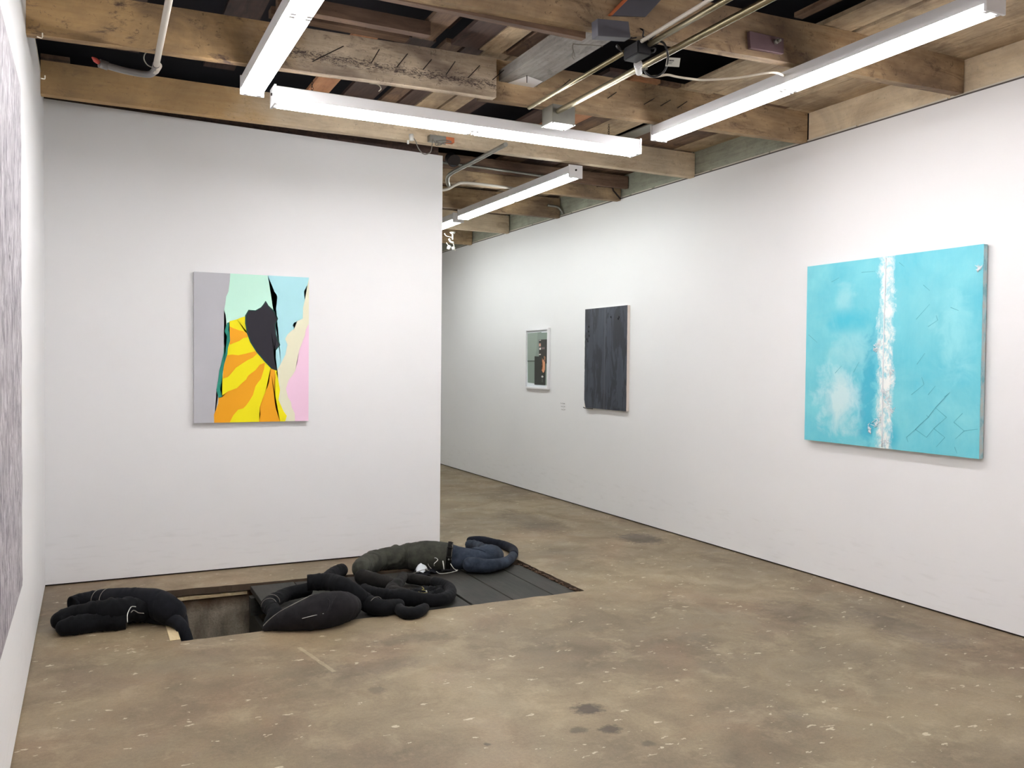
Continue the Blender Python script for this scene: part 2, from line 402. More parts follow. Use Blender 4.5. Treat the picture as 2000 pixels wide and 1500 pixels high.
# metal bead along the wall heads
bm = bmesh.new(); box(bm, XR - .006, XR + .03, -3.38, 13.3, ZR, ZR + .008)
struct(from_bm('trim_right_bead', bm, 'trim_metal'))
bm = bmesh.new()
y = -3.3
while y < 13:
    L = random.uniform(.25, 1.0); box(bm, XR + .001, XR + .03, y, y + L, ZR + .008, ZR + .018 + random.uniform(0, .006)); y += L + random.uniform(.01, .05)
struct(from_bm('trim_right_plaster', bm, 'trim_pale'))
bm = bmesh.new()
y = -3.3
while y < YB - .1:
    L = random.uniform(.1, .4); L = min(L, YB - y); box(bm, XL - .02, XL + .003, y, y + L, 3.34, 3.343 + random.uniform(0, .008)); y += L + .01
struct(from_bm('trim_left_plaster', bm, 'trim_pale'))
wallbox('trim_wall_plate', (XL, XE - .03, YB + .02, YB + .12, 3.24, 3.42), 'deck_dark')
# roof void above everything
wallbox('ceiling', (XL - .3, XR + .3, -3.6, 13.6, 3.82, 3.86), 'roof')

# ------------------------------------------------------------------ deck boards over each bay
def deck(name, y0, y1, spec, z=3.44):
    """spec: (x0, x1, material index, extra height)"""
    bm = bmesh.new()
    for (a, b, mi, dz) in spec:
        box(bm, a, b, y0, y1, z + dz, z + dz + .025, mi)
    struct(from_bm(name, bm, ['deck_cream', 'deck_brown', 'deck_dark', 'deck_orange'], None))
C_, B_, D_, O_ = 0, 1, 2, 3
right_pale = [(3.47, 3.53, B_, .02), (3.65, 3.86, C_, 0), (3.90, 4.30, C_, 0), (4.305, 4.56, C_, 0), (4.565, 4.83, C_, 0)]
deck('ceiling_deck_1', 1.2, 3.6, [(0.3, .5, D_, .1), (.9, 1.1, D_, .1), (1.6, 1.8, B_, 0), (1.9, 2.1, D_, 0), (2.2, 2.4, B_, 0), (2.8, 3.0, D_, .05)] + right_pale)
deck('ceiling_deck_2', 3.6, 4.8, [(1.69, 1.82, B_, 0), (1.935, 2.11, D_, .0), (2.12, 2.265, C_, 0), (2.30, 2.43, B_, 0), (1.83, 1.93, D_, .09), (2.5, 2.8, D_, .12)] + [(3.65, 3.9, C_, 0), (3.905, 4.2, C_, 0), (4.205, 4.5, C_, 0), (4.505, 4.83, C_, 0)])
deck('ceiling_deck_3', 4.8, 6.2, [(.1, .3, D_, .12), (.7, .9, D_, .1), (1.375, 1.52, O_, 0), (1.62, 1.84, D_, 0), (1.905, 2.02, B_, 0.01), (2.03, 2.15, D_, 0), (2.165, 2.325, C_, 0), (2.345, 2.475, C_, 0), (2.48, 2.61, D_, 0.01), (3.05, 3.22, D_, .02),
     (3.23, 3.45, O_, 0), (3.455, 3.62, B_, 0), (3.625, 3.9, C_, 0), (4.09, 4.35, B_, 0), (4.355, 4.6, B_, 0), (4.605, 4.83, C_, 0)])
rr = random.Random(3)
def rand_deck(name, y0, y1, skip):
    x = XL; spec = []
    while x < 4.83:
        w = rr.uniform(.14, .24); b = min(x + w, 4.83)
        if not any(s[0] < (x + b) / 2 < s[1] for s in skip): spec.append((x, b, rr.choice([B_, B_, C_, D_, B_]), rr.uniform(0, .012)))
        x = b + rr.choice([.004, .004, .03])
    deck(name, y0, y1, spec)
rand_deck('ceiling_deck_4', 6.2, 7.38, [(2.4, 3.5), (0, 2)])
rand_deck('ceiling_deck_5', 7.38, 8.65, [(2.0, 2.6)])
rand_deck('ceiling_deck_6', 8.65, 9.95, [])
rand_deck('ceiling_deck_7', 9.95, 13.3, [])
rand_deck('ceiling_deck_8', -3.38, 1.2, [(0, 1.2), (2, 3)])

# ------------------------------------------------------------------ joists
def joist(label, x0, x1, y, z0, z1b, h=.22, th=.06, mat='joist', seg=40):
    bm = bmesh.new()
    xs = [x0 + (x1 - x0) * i / seg for i in range(seg + 1)]
    R4 = []
    for i, x in enumerate(xs):
        t = i / seg; zb = z0 + (z1b - z0) * t; w = .003 * noise.noise(Vector((x * 3, y, 0))) + .002 * noise.noise(Vector((x * 11, y, 5)))
        zt = max(zb + h, 0)
        R4.append([bm.verts.new(c) for c in ((x, y + w, zb + w), (x, y + th, zb + w), (x, y + th, zt), (x, y + w, zt))])
    for a, b in zip(R4[:-1], R4[1:]):
        for k in range(4): bm.faces.new((a[k], b[k], b[(k + 1) % 4], a[(k + 1) % 4]))
    bm.faces.new(R4[0]); bm.faces.new(list(reversed(R4[-1])))
    bmesh.ops.recalc_face_normals(bm, faces=bm.faces)
    return tag(from_bm('ceiling_joist', bm, mat), label, 'joist', 'ceiling joists')
j1 = joist('brown painted ceiling joist nearest the viewer, carrying the purple steel plate', XL + .001, XR - .001, 3.56, 3.085, 3.232, .235, .06, 'joist')
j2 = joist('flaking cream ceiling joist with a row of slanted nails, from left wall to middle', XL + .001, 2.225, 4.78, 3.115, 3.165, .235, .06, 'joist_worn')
j2r = joist('tan ceiling joist lapped behind the flaking one, running to the right wall', 2.15, XR - .001, 4.84, 3.165, 3.222, .25, .06, 'joist')
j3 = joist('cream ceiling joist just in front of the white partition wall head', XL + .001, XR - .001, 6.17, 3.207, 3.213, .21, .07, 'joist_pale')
j4 = joist('first ceiling joist beyond the end of the white partition', 0, XR - .001, 7.35, 3.20, 3.20, .25, .07, 'joist')
j5 = joist('ceiling joist crossing above the middle of the far fluorescent light', 0, XR - .001, 8.60, 3.21, 3.21, .22, .07, 'joist')
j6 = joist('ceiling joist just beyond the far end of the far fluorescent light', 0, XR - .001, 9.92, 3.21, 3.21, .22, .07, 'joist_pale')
j7 = joist('most distant ceiling joist seen above the hanging white plug cluster', 0, XR - .001, 11.1, 3.205, 3.205, .22, .07, 'joist')
for i, y in enumerate((12.2, 2.35, 1.1, -.15, -1.4, -2.65)):
    if i: joist('ceiling joist over the near part of the room, out of the picture', XL + .001, XR - .001, y, 3.09, 3.235, .235, .06, 'joist')

def nails(parent, pxs, yface, z_hit=None):
    for (x0, y0, x1, y1) in pxs:
        a = hit(x0, y0, 1, yface - .014); b = hit(x1, y1, 1, yface - .004)
        tubeo('nail', [a, b], .0026, 'iron', parent, 6)
nails(j2, [(741, 96, 725, 123), (796, 105, 775, 131), (843, 116, 826, 136), (889, 120, 871, 146), (937, 128, 914, 152), (985, 136, 962, 156), (671, 90, 610, 120)], 4.78)
nails(j2r, [(1204, 180, 1187, 192), (1278, 192, 1258, 204), (1310, 195, 1290, 207), (1342, 198, 1323, 211), (1374, 204, 1354, 214), (1404, 207, 1386, 218), (1114, 155, 1088, 177)], 4.84)

# ledger boards over the first lapped joist
g = 'bare ledger boards'
tag(boxo('ledger_board', (.87, 1.64, 4.70, 4.775, 3.39, 3.43), 'ledger'), 'lower bare timber ledger board resting along the top of the flaking joist', 'timber board', g)
tag(boxo('ledger_board', (.87, 1.70, 4.52, 4.58, 3.36, 3.435), 'ledger'), 'upper bare timber ledger board above the other ledger board', 'timber board', g)
tag(boxo('ledger_board', (2.2, XR - .001, 7.22, 7.27, 3.30, 3.42), 'ledger'), 'ledger board in front of the first joist beyond the partition', 'timber board', g)

tag(boxo('ledger_board', (.9, 2.16, 3.622, 3.66, 3.125, 3.16), 'ledger'), 'thin dirty batten behind the lower edge of the nearest joist', 'timber board', g)
# grey sheet metal channel between first and second joists
gm = thing('metal_duct', 'flat grey metal channel slung between two joists above the middle of the room', 'duct', (2.4, 4.2, 3.27))
bm = bmesh.new(); box(bm, 2.275, 2.51, 3.64, 4.835, 3.285, 3.295); box(bm, 2.268, 2.275, 3.64, 4.835, 3.285, 3.35); box(bm, 2.51, 2.517, 3.64, 4.835, 3.285, 3.35)
from_bm('channel', bm, 'duct', gm)
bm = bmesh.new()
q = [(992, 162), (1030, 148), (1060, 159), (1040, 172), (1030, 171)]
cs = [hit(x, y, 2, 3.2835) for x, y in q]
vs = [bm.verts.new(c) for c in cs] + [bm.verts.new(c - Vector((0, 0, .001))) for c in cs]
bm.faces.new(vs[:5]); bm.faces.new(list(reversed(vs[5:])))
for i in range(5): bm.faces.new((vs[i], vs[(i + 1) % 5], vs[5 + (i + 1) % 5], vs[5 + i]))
pp = from_bm('white_patch', bm, 'white_metal', gm); pp['label'] = 'white patch on the grey channel'  # small white plate on the underside of the channel
a = hit(1029, 148, 2, 3.28); b = hit(1029, 161, 2, 3.27)
tubeo('nail', [a, b], .003, 'iron', gm, 6)
# galvanised strip in third bay
tag(boxo('metal_strip', (3.93, 4.06, 4.91, 6.165, 3.425, 3.435), 'galv'), 'pale galvanised metal strip laid between boards behind the near right light', 'metal strip')

# plates on the nearest joist
def face_plate(name, px, Y, th, mat, label, cat):
    c = [hit(x, y, 1, Y) for x, y in px]
    bm = bmesh.new()
    f = [bm.verts.new(v) for v in c]; r = [bm.verts.new(v + Vector((0, th, 0))) for v in c]
    n = len(c)
    bm.faces.new(f); bm.faces.new(list(reversed(r)))
    for i in range(n): bm.faces.new((f[i], r[i], r[(i + 1) % n], f[(i + 1) % n]))
    bmesh.ops.recalc_face_normals(bm, faces=bm.faces)
    bmesh.ops.bevel(bm, geom=bm.edges[:], offset=.0015, segments=1, affect='EDGES')
    o = from_bm(name, bm, mat)
    if label: tag(o, label, cat)
    return o
pl = thing('steel_plate', 'purplish rusty steel plate with a bolt, fixed to the nearest joist', 'metal plate', (3.28, 3.54, 3.29))
fp = face_plate('plate', [(1464, 60), (1531, 75), (1531, 105), (1466, 94)], 3.535, .022, 'rust', None, None); fp.parent = pl
c = hit(1514, 82, 1, 3.53)
bm = bmesh.new(); tube(bm, [c, c - Vector((0, .022, 0))], .014, 6); tube(bm, [c - Vector((0, .02, 0)), c - Vector((0, .04, .004))], .007, 8)
from_bm('bolt', bm, 'galv', pl)
face_plate('wood_block', [(1167, 36), (1228, 42), (1232, 74), (1168, 70)], 3.50, .055, 'grey_board', 'dark slate coloured block fixed to the nearest joist beside the black cable cluster', 'wood block')
gp = thing('painted_panel', 'slate grey panel edged in orange on the nearest joist, at the top of the picture', 'panel', (2.4, 3.54, 3.3))
o = face_plate('panel', [(1193, 30), (1243, -22), (1300, -10), (1262, 32)], 3.545, .014, 'grey_board', None, None); o.parent = gp
o = face_plate('orange_edge', [(1190, 28), (1196, 30), (1246, -20), (1240, -24)], 3.54, .018, 'orange', None, None); o.parent = gp

# ------------------------------------------------------------------ fluorescent fixtures
def fixture(label, cx, cy, zt, length, axis, chains=True, mat='tube', zc=3.2, endw=.066, lit=True):
    """zt = height of the tube centres; two rows of two tubes in tandem"""
    t = thing('fluorescent_light', label, 'light fixture', (cx, cy, zt), 'twin tube strip lights')
    R_ = Matrix.Translation((cx, cy, 0)) @ (Matrix.Rotation(PI / 2, 4, 'Z') if axis == 'Y' else Matrix.Identity(4))
    def put(name, bm, mt):
        bm.transform(R_); bmesh.ops.recalc_face_normals(bm, faces=bm.faces); return from_bm(name, bm, mt, t)
    h = length / 2
    # housing: a shallow channel with sloping shoulders
    bm = bmesh.new()
    prof = [(-.06, zt + .014), (-.06, zt + .078), (-.045, zt + .085), (.045, zt + .085), (.06, zt + .078), (.06, zt + .014), (.03, zt + .022), (-.03, zt + .022)]
    A = [bm.verts.new((-h, y, z)) for y, z in prof]; B = [bm.verts.new((h, y, z)) for y, z in prof]
    for i in range(len(prof)): bm.faces.new((A[i], A[(i + 1) % 8], B[(i + 1) % 8], B[i]))
    bm.faces.new(A); bm.faces.new(B); put('housing', bm, 'white_metal')
    for s in (-1, 1):
        bm = bmesh.new(); box(bm, s * h - .004 - (.004 if s > 0 else 0), s * h + .004 + (.004 if s < 0 else 0), -.064, .064, zt - .018, zt + .086)
        e = put('end_cap', bm, 'white_metal')
        bm = bmesh.new(); tube(bm, [(s * (h - .01), 0, zt + .045), (s * (h + .0115), 0, zt + .045)], .008, 12); k = put('knockout', bm, 'iron'); k.parent = e
    for yy in (-.034, .034):
        for xa, xb in ((-h + .03, -.03), (.03, h - .03)):
            bm = bmesh.new(); tube(bm, [(xa, yy, zt), (xb, yy, zt)], .019, 16); put('tube', bm, mat)
        for xc in (-h + .016, -.018, .018, h - .016):
            bm = bmesh.new(); box(bm, xc - .010, xc + .010, yy - .012, yy + .012, zt - .018, zt + .022); put('tube_holder', bm, 'white_metal')
    for s in (-.82, .82):
        bm = bmesh.new(); z = zt + .086; i = 0
        top = zc
        while z < top - .004:
            pts = []
            for k in range(9):
                a = 2 * PI * k / 8; u, w = .006 * math.cos(a), .011 * math.sin(a)
                pts.append((s * h + (u if i % 2 else 0), (0 if i % 2 else u), z + .009 + w))
            tube(bm, pts, .0014, 5, caps=False); z += .016; i += 1
        if i: put('chain', bm, 'iron')
        else: bm.free()
    return t
fixture('twin tube light near the left wall, seen almost end on above the flaking joist', .812, 3.72, 3.03, 2.44, 'Y', zc=3.13, mat='tube_mid')
fixture('twin tube light hung crosswise on chains in front of the white partition', 2.15, 4.965, 3.0, 2.44, 'X', zc=3.17, mat='tube_mid')
fixture('large near twin tube light along the right wall above the blue painting', 3.50, 3.665, 3.095, 2.44, 'Y', zc=3.2)
fixture('far twin tube light along the right wall beyond the partition', 3.61, 7.38, 3.105, 2.38, 'Y', zc=3.21, mat='tube_cool')
fixture('most distant twin tube light, cut off by the edge of the partition', 3.62, 9.95, 3.10, 2.44, 'Y', zc=3.2, mat='tube_cool')
fixture('added unseen twin tube light behind the viewer, near the left wall', .84, .6, 3.04, 2.44, 'Y', zc=3.12)  # from here down: unseen lights added to brighten the room
fixture('added unseen twin tube light behind the viewer, near the right wall', 3.45, .75, 3.08, 2.44, 'Y', zc=3.17)
fixture('added unseen twin tube light at the rear of the room', 2.2, -1.6, 3.05, 2.44, 'Y', zc=3.17)
fixture('added unseen twin tube light at the far end of the passage', 2.0, 12.3, 3.10, 2.44, 'X', zc=3.2, mat='tube_cool')  # added out of view as extra light

# ------------------------------------------------------------------ conduits, boxes and cables
def at(x, y, z): return hit(x, y, 2, z)
jb = thing('junction_box', 'square grey metal junction box under the second joist', 'junction box', (2.66, 4.72, 3.05))
boxo('box_body', (2.583, 2.745, 4.72, 4.86, 3.055, 3.163), 'galv', jb, .002)
boxo('cover_plate', (2.578, 2.75, 4.716, 4.864, 3.049, 3.054), 'galv', jb, .001)
for sx, sy in ((2.59, 4.728), (2.738, 4.728), (2.59, 4.852), (2.738, 4.852)): tubeo('screw', [(sx, sy, 3.0495), (sx, sy, 3.046)], .004, 'iron', jb, 8)
p = tag(tubeo('conduit', [(2.61, 2.2, 3.115), (2.612, 3.5, 3.117), (2.622, 4.715, 3.12)], .017, 'conduit', None, 14), 'thick brassy conduit running into the square grey junction box', 'conduit', 'steel conduits')
p = tag(tubeo('conduit', [(2.462, 2.2, 3.12), (2.465, 3.0, 3.122), (2.475, 3.54, 3.125)], .014, 'conduit', None, 12), 'middle conduit ending at the black cable cluster, right of the thinner one', 'conduit', 'steel conduits')
p = tag(tubeo('conduit', [(2.40, 2.2, 3.13), (2.415, 3.0, 3.132), (2.43, 3.54, 3.132)], .010, 'grey_pipe', None, 12), 'thinnest upper conduit ending at the black cable cluster', 'conduit', 'steel conduits')
p = tag(tubeo('conduit', [(2.43, 3.69, 3.125), (2.45, 4.2, 3.135), (2.475, 4.83, 3.15)], .012, 'conduit', None, 12), 'conduit leaving the black cable cluster towards the second joist', 'conduit', 'steel conduits')
cc = thing('cable_cluster', 'black electrical box with tangled cables hanging under the nearest joist', 'electrical box', (2.5, 3.55, 3.05))
a = at(1222, 118, 3.08)
boxo('box_body', (2.415, 2.495, 3.55, 3.68, 3.075, 3.14), 'black', cc, .006)
bm = bmesh.new()
r2 = random.Random(11)
for k in range(9):
    c0 = Vector((2.46 + r2.uniform(-.05, .05), 3.6 + r2.uniform(-.07, .07), 3.13)); pts = [c0]
    for s in range(5): pts.append(pts[-1] + Vector((r2.uniform(-.04, .04), r2.uniform(-.04, .04), r2.uniform(-.02, .03))))
    tube(bm, pts, .004, 6, k=4)
for v in bm.verts: v.co.z = min(v.co.z, 3.17)
from_bm('cables', bm, 'black', cc)
bm = bmesh.new()
tube(bm, [at(1120, 85, 3.14), at(1118, 92, 3.12), at(1120, 100, 3.08), at(1123, 112, 3.05)], .003, 5, k=3); tube(bm, [at(1120, 100, 3.08), at(1117, 109, 3.05), at(1121, 116, 3.04)], .0025, 5, k=3)
tube(bm, [at(1177, 90, 3.12), at(1150, 88, 3.13), at(1128, 87, 3.14), at(1120, 86, 3.14)], .003, 5, k=3)
from_bm('loose_wire', bm, 'thread_grey', cc)
pt = thing('power_connector', 'white cylindrical cable connector gripping the thick conduit', 'connector', (2.7, 3.9, 3.08))
c0 = at(1246, 124, 3.088); c1 = at(1248, 142, 3.065)
bm = bmesh.new(); tube(bm, [c0, c0 * .75 + c1 * .25, c0 * .72 + c1 * .28, c1], [.022, .022, .019, .018], 16); from_bm('housing', bm, 'white_metal', pt)
bm = bmesh.new(); tube(bm, [c1, c1 - Vector((0, 0, .014))], .009, 8); tube(bm, [at(1256, 136, 3.07), at(1264, 134, 3.07)], .006, 6); from_bm('clamp_screw', bm, 'galv', pt)
lc = thing('looped_cable', 'dark grey looped cable carrying a small white paper tag', 'cable', (2.85, 3.8, 3.1))
bm = bmesh.new(); tube(bm, [at(1258, 137, 3.07), at(1262, 143, 3.07), at(1272, 149, 3.065), at(1285, 148, 3.065), at(1298, 138, 3.07), at(1304, 120, 3.08), at(1304, 105, 3.09), at(1297, 85, 3.12), at(1280, 78, 3.14)], .0055, 8, k=6); from_bm('cord', bm, 'black', lc)
bm = bmesh.new()
q = [at(1302.5, 112.5, 3.085), at(1329, 114, 3.085), at(1326.5, 131, 3.07), at(1299.5, 129.5, 3.07)]
nrm = (q[1] - q[0]).cross(q[3] - q[0]).normalized()
if nrm.dot(EYE - q[0]) < 0: nrm = -nrm
va = [bm.verts.new(v) for v in q]; vb = [bm.verts.new(v - nrm * .0015) for v in q]
bm.faces.new(va); bm.faces.new(list(reversed(vb)))
for i in range(4): bm.faces.new((va[i], vb[i], vb[(i + 1) % 4], va[(i + 1) % 4]))
tg = from_bm('paper_tag', bm, 'white_plastic', lc); tg['label'] = 'small white paper tag with black print'
# print on the tag: a bold heavy word and three thin lines, blurred beyond reading in the photo
u = (q[1] - q[0]); w_ = (q[3] - q[0])
bm = bmesh.new()
def tagrect(u0, u1, v0, v1):
    bm.faces.new([bm.verts.new(q[0] + u * a + w_ * b + nrm * .0006) for a, b in ((u0, v0), (u1, v0), (u1, v1), (u0, v1))])
for (a0, a1) in ((.15, .20), (.23, .33), (.35, .42), (.44, .50), (.52, .56)): tagrect(a0, a1, .22, .36)
tagrect(.15, .5, .46, .49); tagrect(.15, .42, .56, .59); tagrect(.15, .46, .66, .69)
from_bm('print', bm, 'black', tg).parent = tg
wc = tubeo('power_cable', [at(1249, 144, 3.07), at(1262, 149, 3.075), at(1283, 149, 3.08), at(1303, 146, 3.09), at(1322, 150, 3.09), at(1345, 153.5, 3.09), at(1370, 156, 3.095), at(1400, 155, 3.10), at(1440, 152, 3.105), at(1470, 147, 3.11), at(1497, 142.5, 3.12), at(1515, 142, 3.13), at(1530, 147, 3.145), at(1541, 152, 3.165)], .0065, 'white_cord', None, 8, 5)
tag(wc, 'white cable sagging from the white connector towards the near right light', 'cable')

# left pipe with the bent hose
gp_ = thing('grey_pipe', 'pale grey pipe at the left with a bent hose and red plug at its end', 'pipe', (.33, 5.2, 3.1))
PZ = 3.085
bm = bmesh.new(); tube(bm, [at(336, -40, PZ), at(330, 0, PZ), at(305, 128, PZ)], .0155, 14); from_bm('pipe', bm, 'grey_pipe', gp_)
bm = bmesh.new(); tube(bm, [at(305, 126, PZ), at(302, 138, PZ), at(292, 146, PZ), at(270, 145, PZ + .01), at(240, 138, PZ + .02), at(212, 130, PZ + .035), at(200, 126, PZ + .04)], [.020, .02, .019, .0185, .0185, .018, .018] + [], 12) if False else tube(bm, [at(305, 126, PZ), at(302, 138, PZ), at(292, 145, PZ), at(270, 143, PZ + .01), at(240, 137, PZ + .02), at(212, 129, PZ + .035), at(195, 124, PZ + .04)], .018, 12, k=5)
from_bm('hose', bm, 'clear_hose', gp_)
bm = bmesh.new(); tube(bm, [at(210, 129, PZ + .036), at(194, 123.5, PZ + .04)], .023, 12); from_bm('hose_collar', bm, 'clear_hose', gp_)
bm = bmesh.new(); tube(bm, [at(194, 123, PZ + .04), at(186, 117, PZ + .05), at(180, 112, PZ + .055)], [.011, .013, .004], 10); o = from_bm('plug', bm, 'red', gp_); o['label'] = 'red rubber plug'
bm = bmesh.new(); tube(bm, [at(309, 128, PZ), at(303, 138, PZ)], .0195, 12); from_bm('coupling', bm, 'grey_pipe', gp_)
tag(tubeo('wire_loop', [at(300, 133, 3.10), at(288, 127, 3.12), at(281, 115, 3.14), at(284, 104, 3.16), at(296, 99, 3.17)], .003, 'thread_grey', None, 6, 5), 'thin grey wire loop beside the bend of the left pipe', 'wire')
for i, (a, b, c) in enumerate((((73, 72), (82, 74), (83, 65)), ((80, 153), (87, 154), (88, 148)))):
    tag(tubeo('wire_hook', [hit(x, y, 0, XL + .06 + .01 * k) for k, (x, y) in enumerate((a, b, c))], .003, 'white_cord', None, 6, 4), ('small white wire hook at the upper left wall edge, below the nearest joist', 'small white wire hook at the left wall edge, lower of the two')[i], 'hook', 'wire hooks')
hk = tubeo('wire_hook', [at(722, 163, 3.2), at(735, 164, 3.19), at(742, 168, 3.18), at(744, 174, 3.17), at(740, 178, 3.17)], .0035, 'white_cord', None, 6, 4); tag(hk, 'curved pale wire hook under the flaking joist', 'hook', 'wire hooks')

# parts near the partition corner
bm = bmesh.new(); 
wa = thing('wall_plug', 'white adaptor on a grey lead above the partition head', 'adaptor', (2.1, 6.5, 3.25))
Yp = 6.09
def fp_(x, y, Y=Yp): return hit(x, y, 1, Y)
tubeo('adaptor_body', [fp_(803, 262), fp_(804, 275)], .017, 'white_plastic', wa, 10)
tubeo('adaptor_pin', [fp_(797, 274), fp_(797, 281)], .008, 'white_plastic', wa, 8)
tubeo('lead', [fp_(808, 270), fp_(812, 276), fp_(815, 285), fp_(820, 294), fp_(828, 301), fp_(836, 300), fp_(842, 294), (2.33, 6.12, 3.26)], .004, 'thread_grey', wa, 6, 5)
c = fp_(846, 287, 6.13)
bl = thing('junction_block', 'small grey and brick coloured block above the free end of the partition', 'block', (2.35, 6.5, 3.2))
boxo('block_body', (2.30, 2.43, 6.11, 6.165, 3.215, 3.262), 'galv', bl, .002)
boxo('brick_end', (2.43, 2.50, 6.115, 6.165, 3.222, 3.262), 'orange', bl, .002)
bm = bmesh.new()
for k in range(5):
    c0 = Vector((2.34, 6.10, 3.20)); pts = [c0]
    for s in range(4): pts.append(pts[-1] + Vector((r2.uniform(-.03, .05), r2.uniform(-.02, .01), r2.uniform(-.02, .018))))
    tube(bm, pts, .004, 6, k=3)
from_bm('tangled_wire', bm, 'thread_grey', bl)
# conduits beyond j3
tag(tubeo('conduit', [at(988, 282, 3.17), at(930, 313, 3.17), at(882, 338, 3.17), at(874, 350, 3.15), at(876, 362, 3.12)], .017, 'galv', None, 10, 4), 'grey conduit slanting behind the crosswise light and turning down by the partition edge', 'conduit', 'steel conduits')
tag(tubeo('conduit', [(2.5, 7.205, 3.335), (3.3, 7.205, 3.33), (4.1, 7.205, 3.315)], .012, 'galv', None, 10), 'horizontal conduit along the first joist beyond the partition', 'conduit', 'steel conduits')
tag(tubeo('conduit', [hit(850, 372, 1, 7.26), hit(872, 370, 1, 7.26), hit(890, 361, 1, 7.26), hit(905, 357, 1, 7.27), hit(950, 361, 1, 7.28), hit(1010, 369, 1, 7.29)], .013, 'grey_pipe', None, 10, 4), 'cream conduit with an offset bend, low on the first joist beyond the partition', 'conduit', 'steel conduits')
tag(tubeo('conduit', [hit(1070, 401, 1, 8.58), hit(1088, 404, 1, 8.56), hit(1096, 411, 1, 8.54), hit(1100, 419, 1, 8.52)], .014, 'galv', None, 10, 4), 'short curved conduit end beside the right wall above the framed collage', 'conduit', 'steel conduits')
tag(tubeo('conduit', [hit(1165, 363, 1, 7.32), hit(1194, 366, 1, 7.32), hit(1198, 372, 1, 7.32), hit(1208, 384, 1, 7.32), hit(1212, 389, 1, 7.31)], .008, 'iron', None, 8, 3), 'thin rusty bent pipe against the right wall above the dark painting', 'conduit', 'steel conduits')
c = at(884, 311, 3.28)
cn = thing('round_fitting', 'black round electrical canister above the partition edge', 'electrical fitting', c)
tubeo('canister', [c - Vector((0, .03, .02)), c + Vector((0, .05, .02))], .05, 'black', cn, 20); tubeo('rim', [c - Vector((0, .034, .022)), c - Vector((0, .028, .018))], .056, 'iron', cn, 20)
# hanging cluster far away
Yh = 9.4
def hh(x, y): return hit(x, y, 1, Yh)
hc = thing('hanging_plugs', 'white lampholder with two dangling white plugs beyond the partition edge', 'lampholder', hh(884, 455))
tubeo('cup', [hh(884, 453.5), hh(884, 456.5)], [.035, .022], 'white_plastic', hc, 14); tubeo('stem', [hh(884, 455), hh(884, 468)], .010, 'white_plastic', hc, 8)
tubeo('adaptor', [hh(877, 466), hh(880, 472), hh(886, 474)], .012, 'white_plastic', hc, 8, 3)
tubeo('cord', [hh(868, 456), hh(872, 461), hh(880, 463), hh(884, 465)], .005, 'white_cord', hc, 6, 3); tubeo('cord', [hh(885, 474), hh(887, 482), hh(889, 490)], .005, 'white_cord', hc, 6, 3); tubeo('cord', [hh(872, 474), hh(876, 480)], .005, 'white_cord', hc, 6)
tubeo('plug', [hh(878, 480), hh(875, 487)], .02, 'white_plastic', hc, 8); tubeo('plug', [hh(884, 482), hh(885.5, 488)], .019, 'white_plastic', hc, 8)

# ------------------------------------------------------------------ paintings
def flat_poly(bm, pts, mi):
    vs = [bm.verts.new(p) for p in pts]
    f = bm.faces.new(vs); f.material_index = mi
    bmesh.ops.triangulate(bm, faces=[f], ngon_method='EAR_CLIP')
def fixnormals(bm, toward):
    for f in bm.faces:
        f.normal_update()
        if f.normal.dot(toward) < 0: f.normal_flip()
def paint(name, c, rough=0.6, bump=True):
    t = NT(name, rough, spec=0.25); n = t.noise(t.mapping(), 300, 2); b = t.noise(t.mapping(), 3, 3)
    t.col(t.mix(b, tuple(x * .97 for x in c[:3]) + (1,), tuple(min(1, x * 1.02) for x in c[:3]) + (1,)))
    if bump: t.bump(n, .08, .0008)
    M[name] = t.m; return name
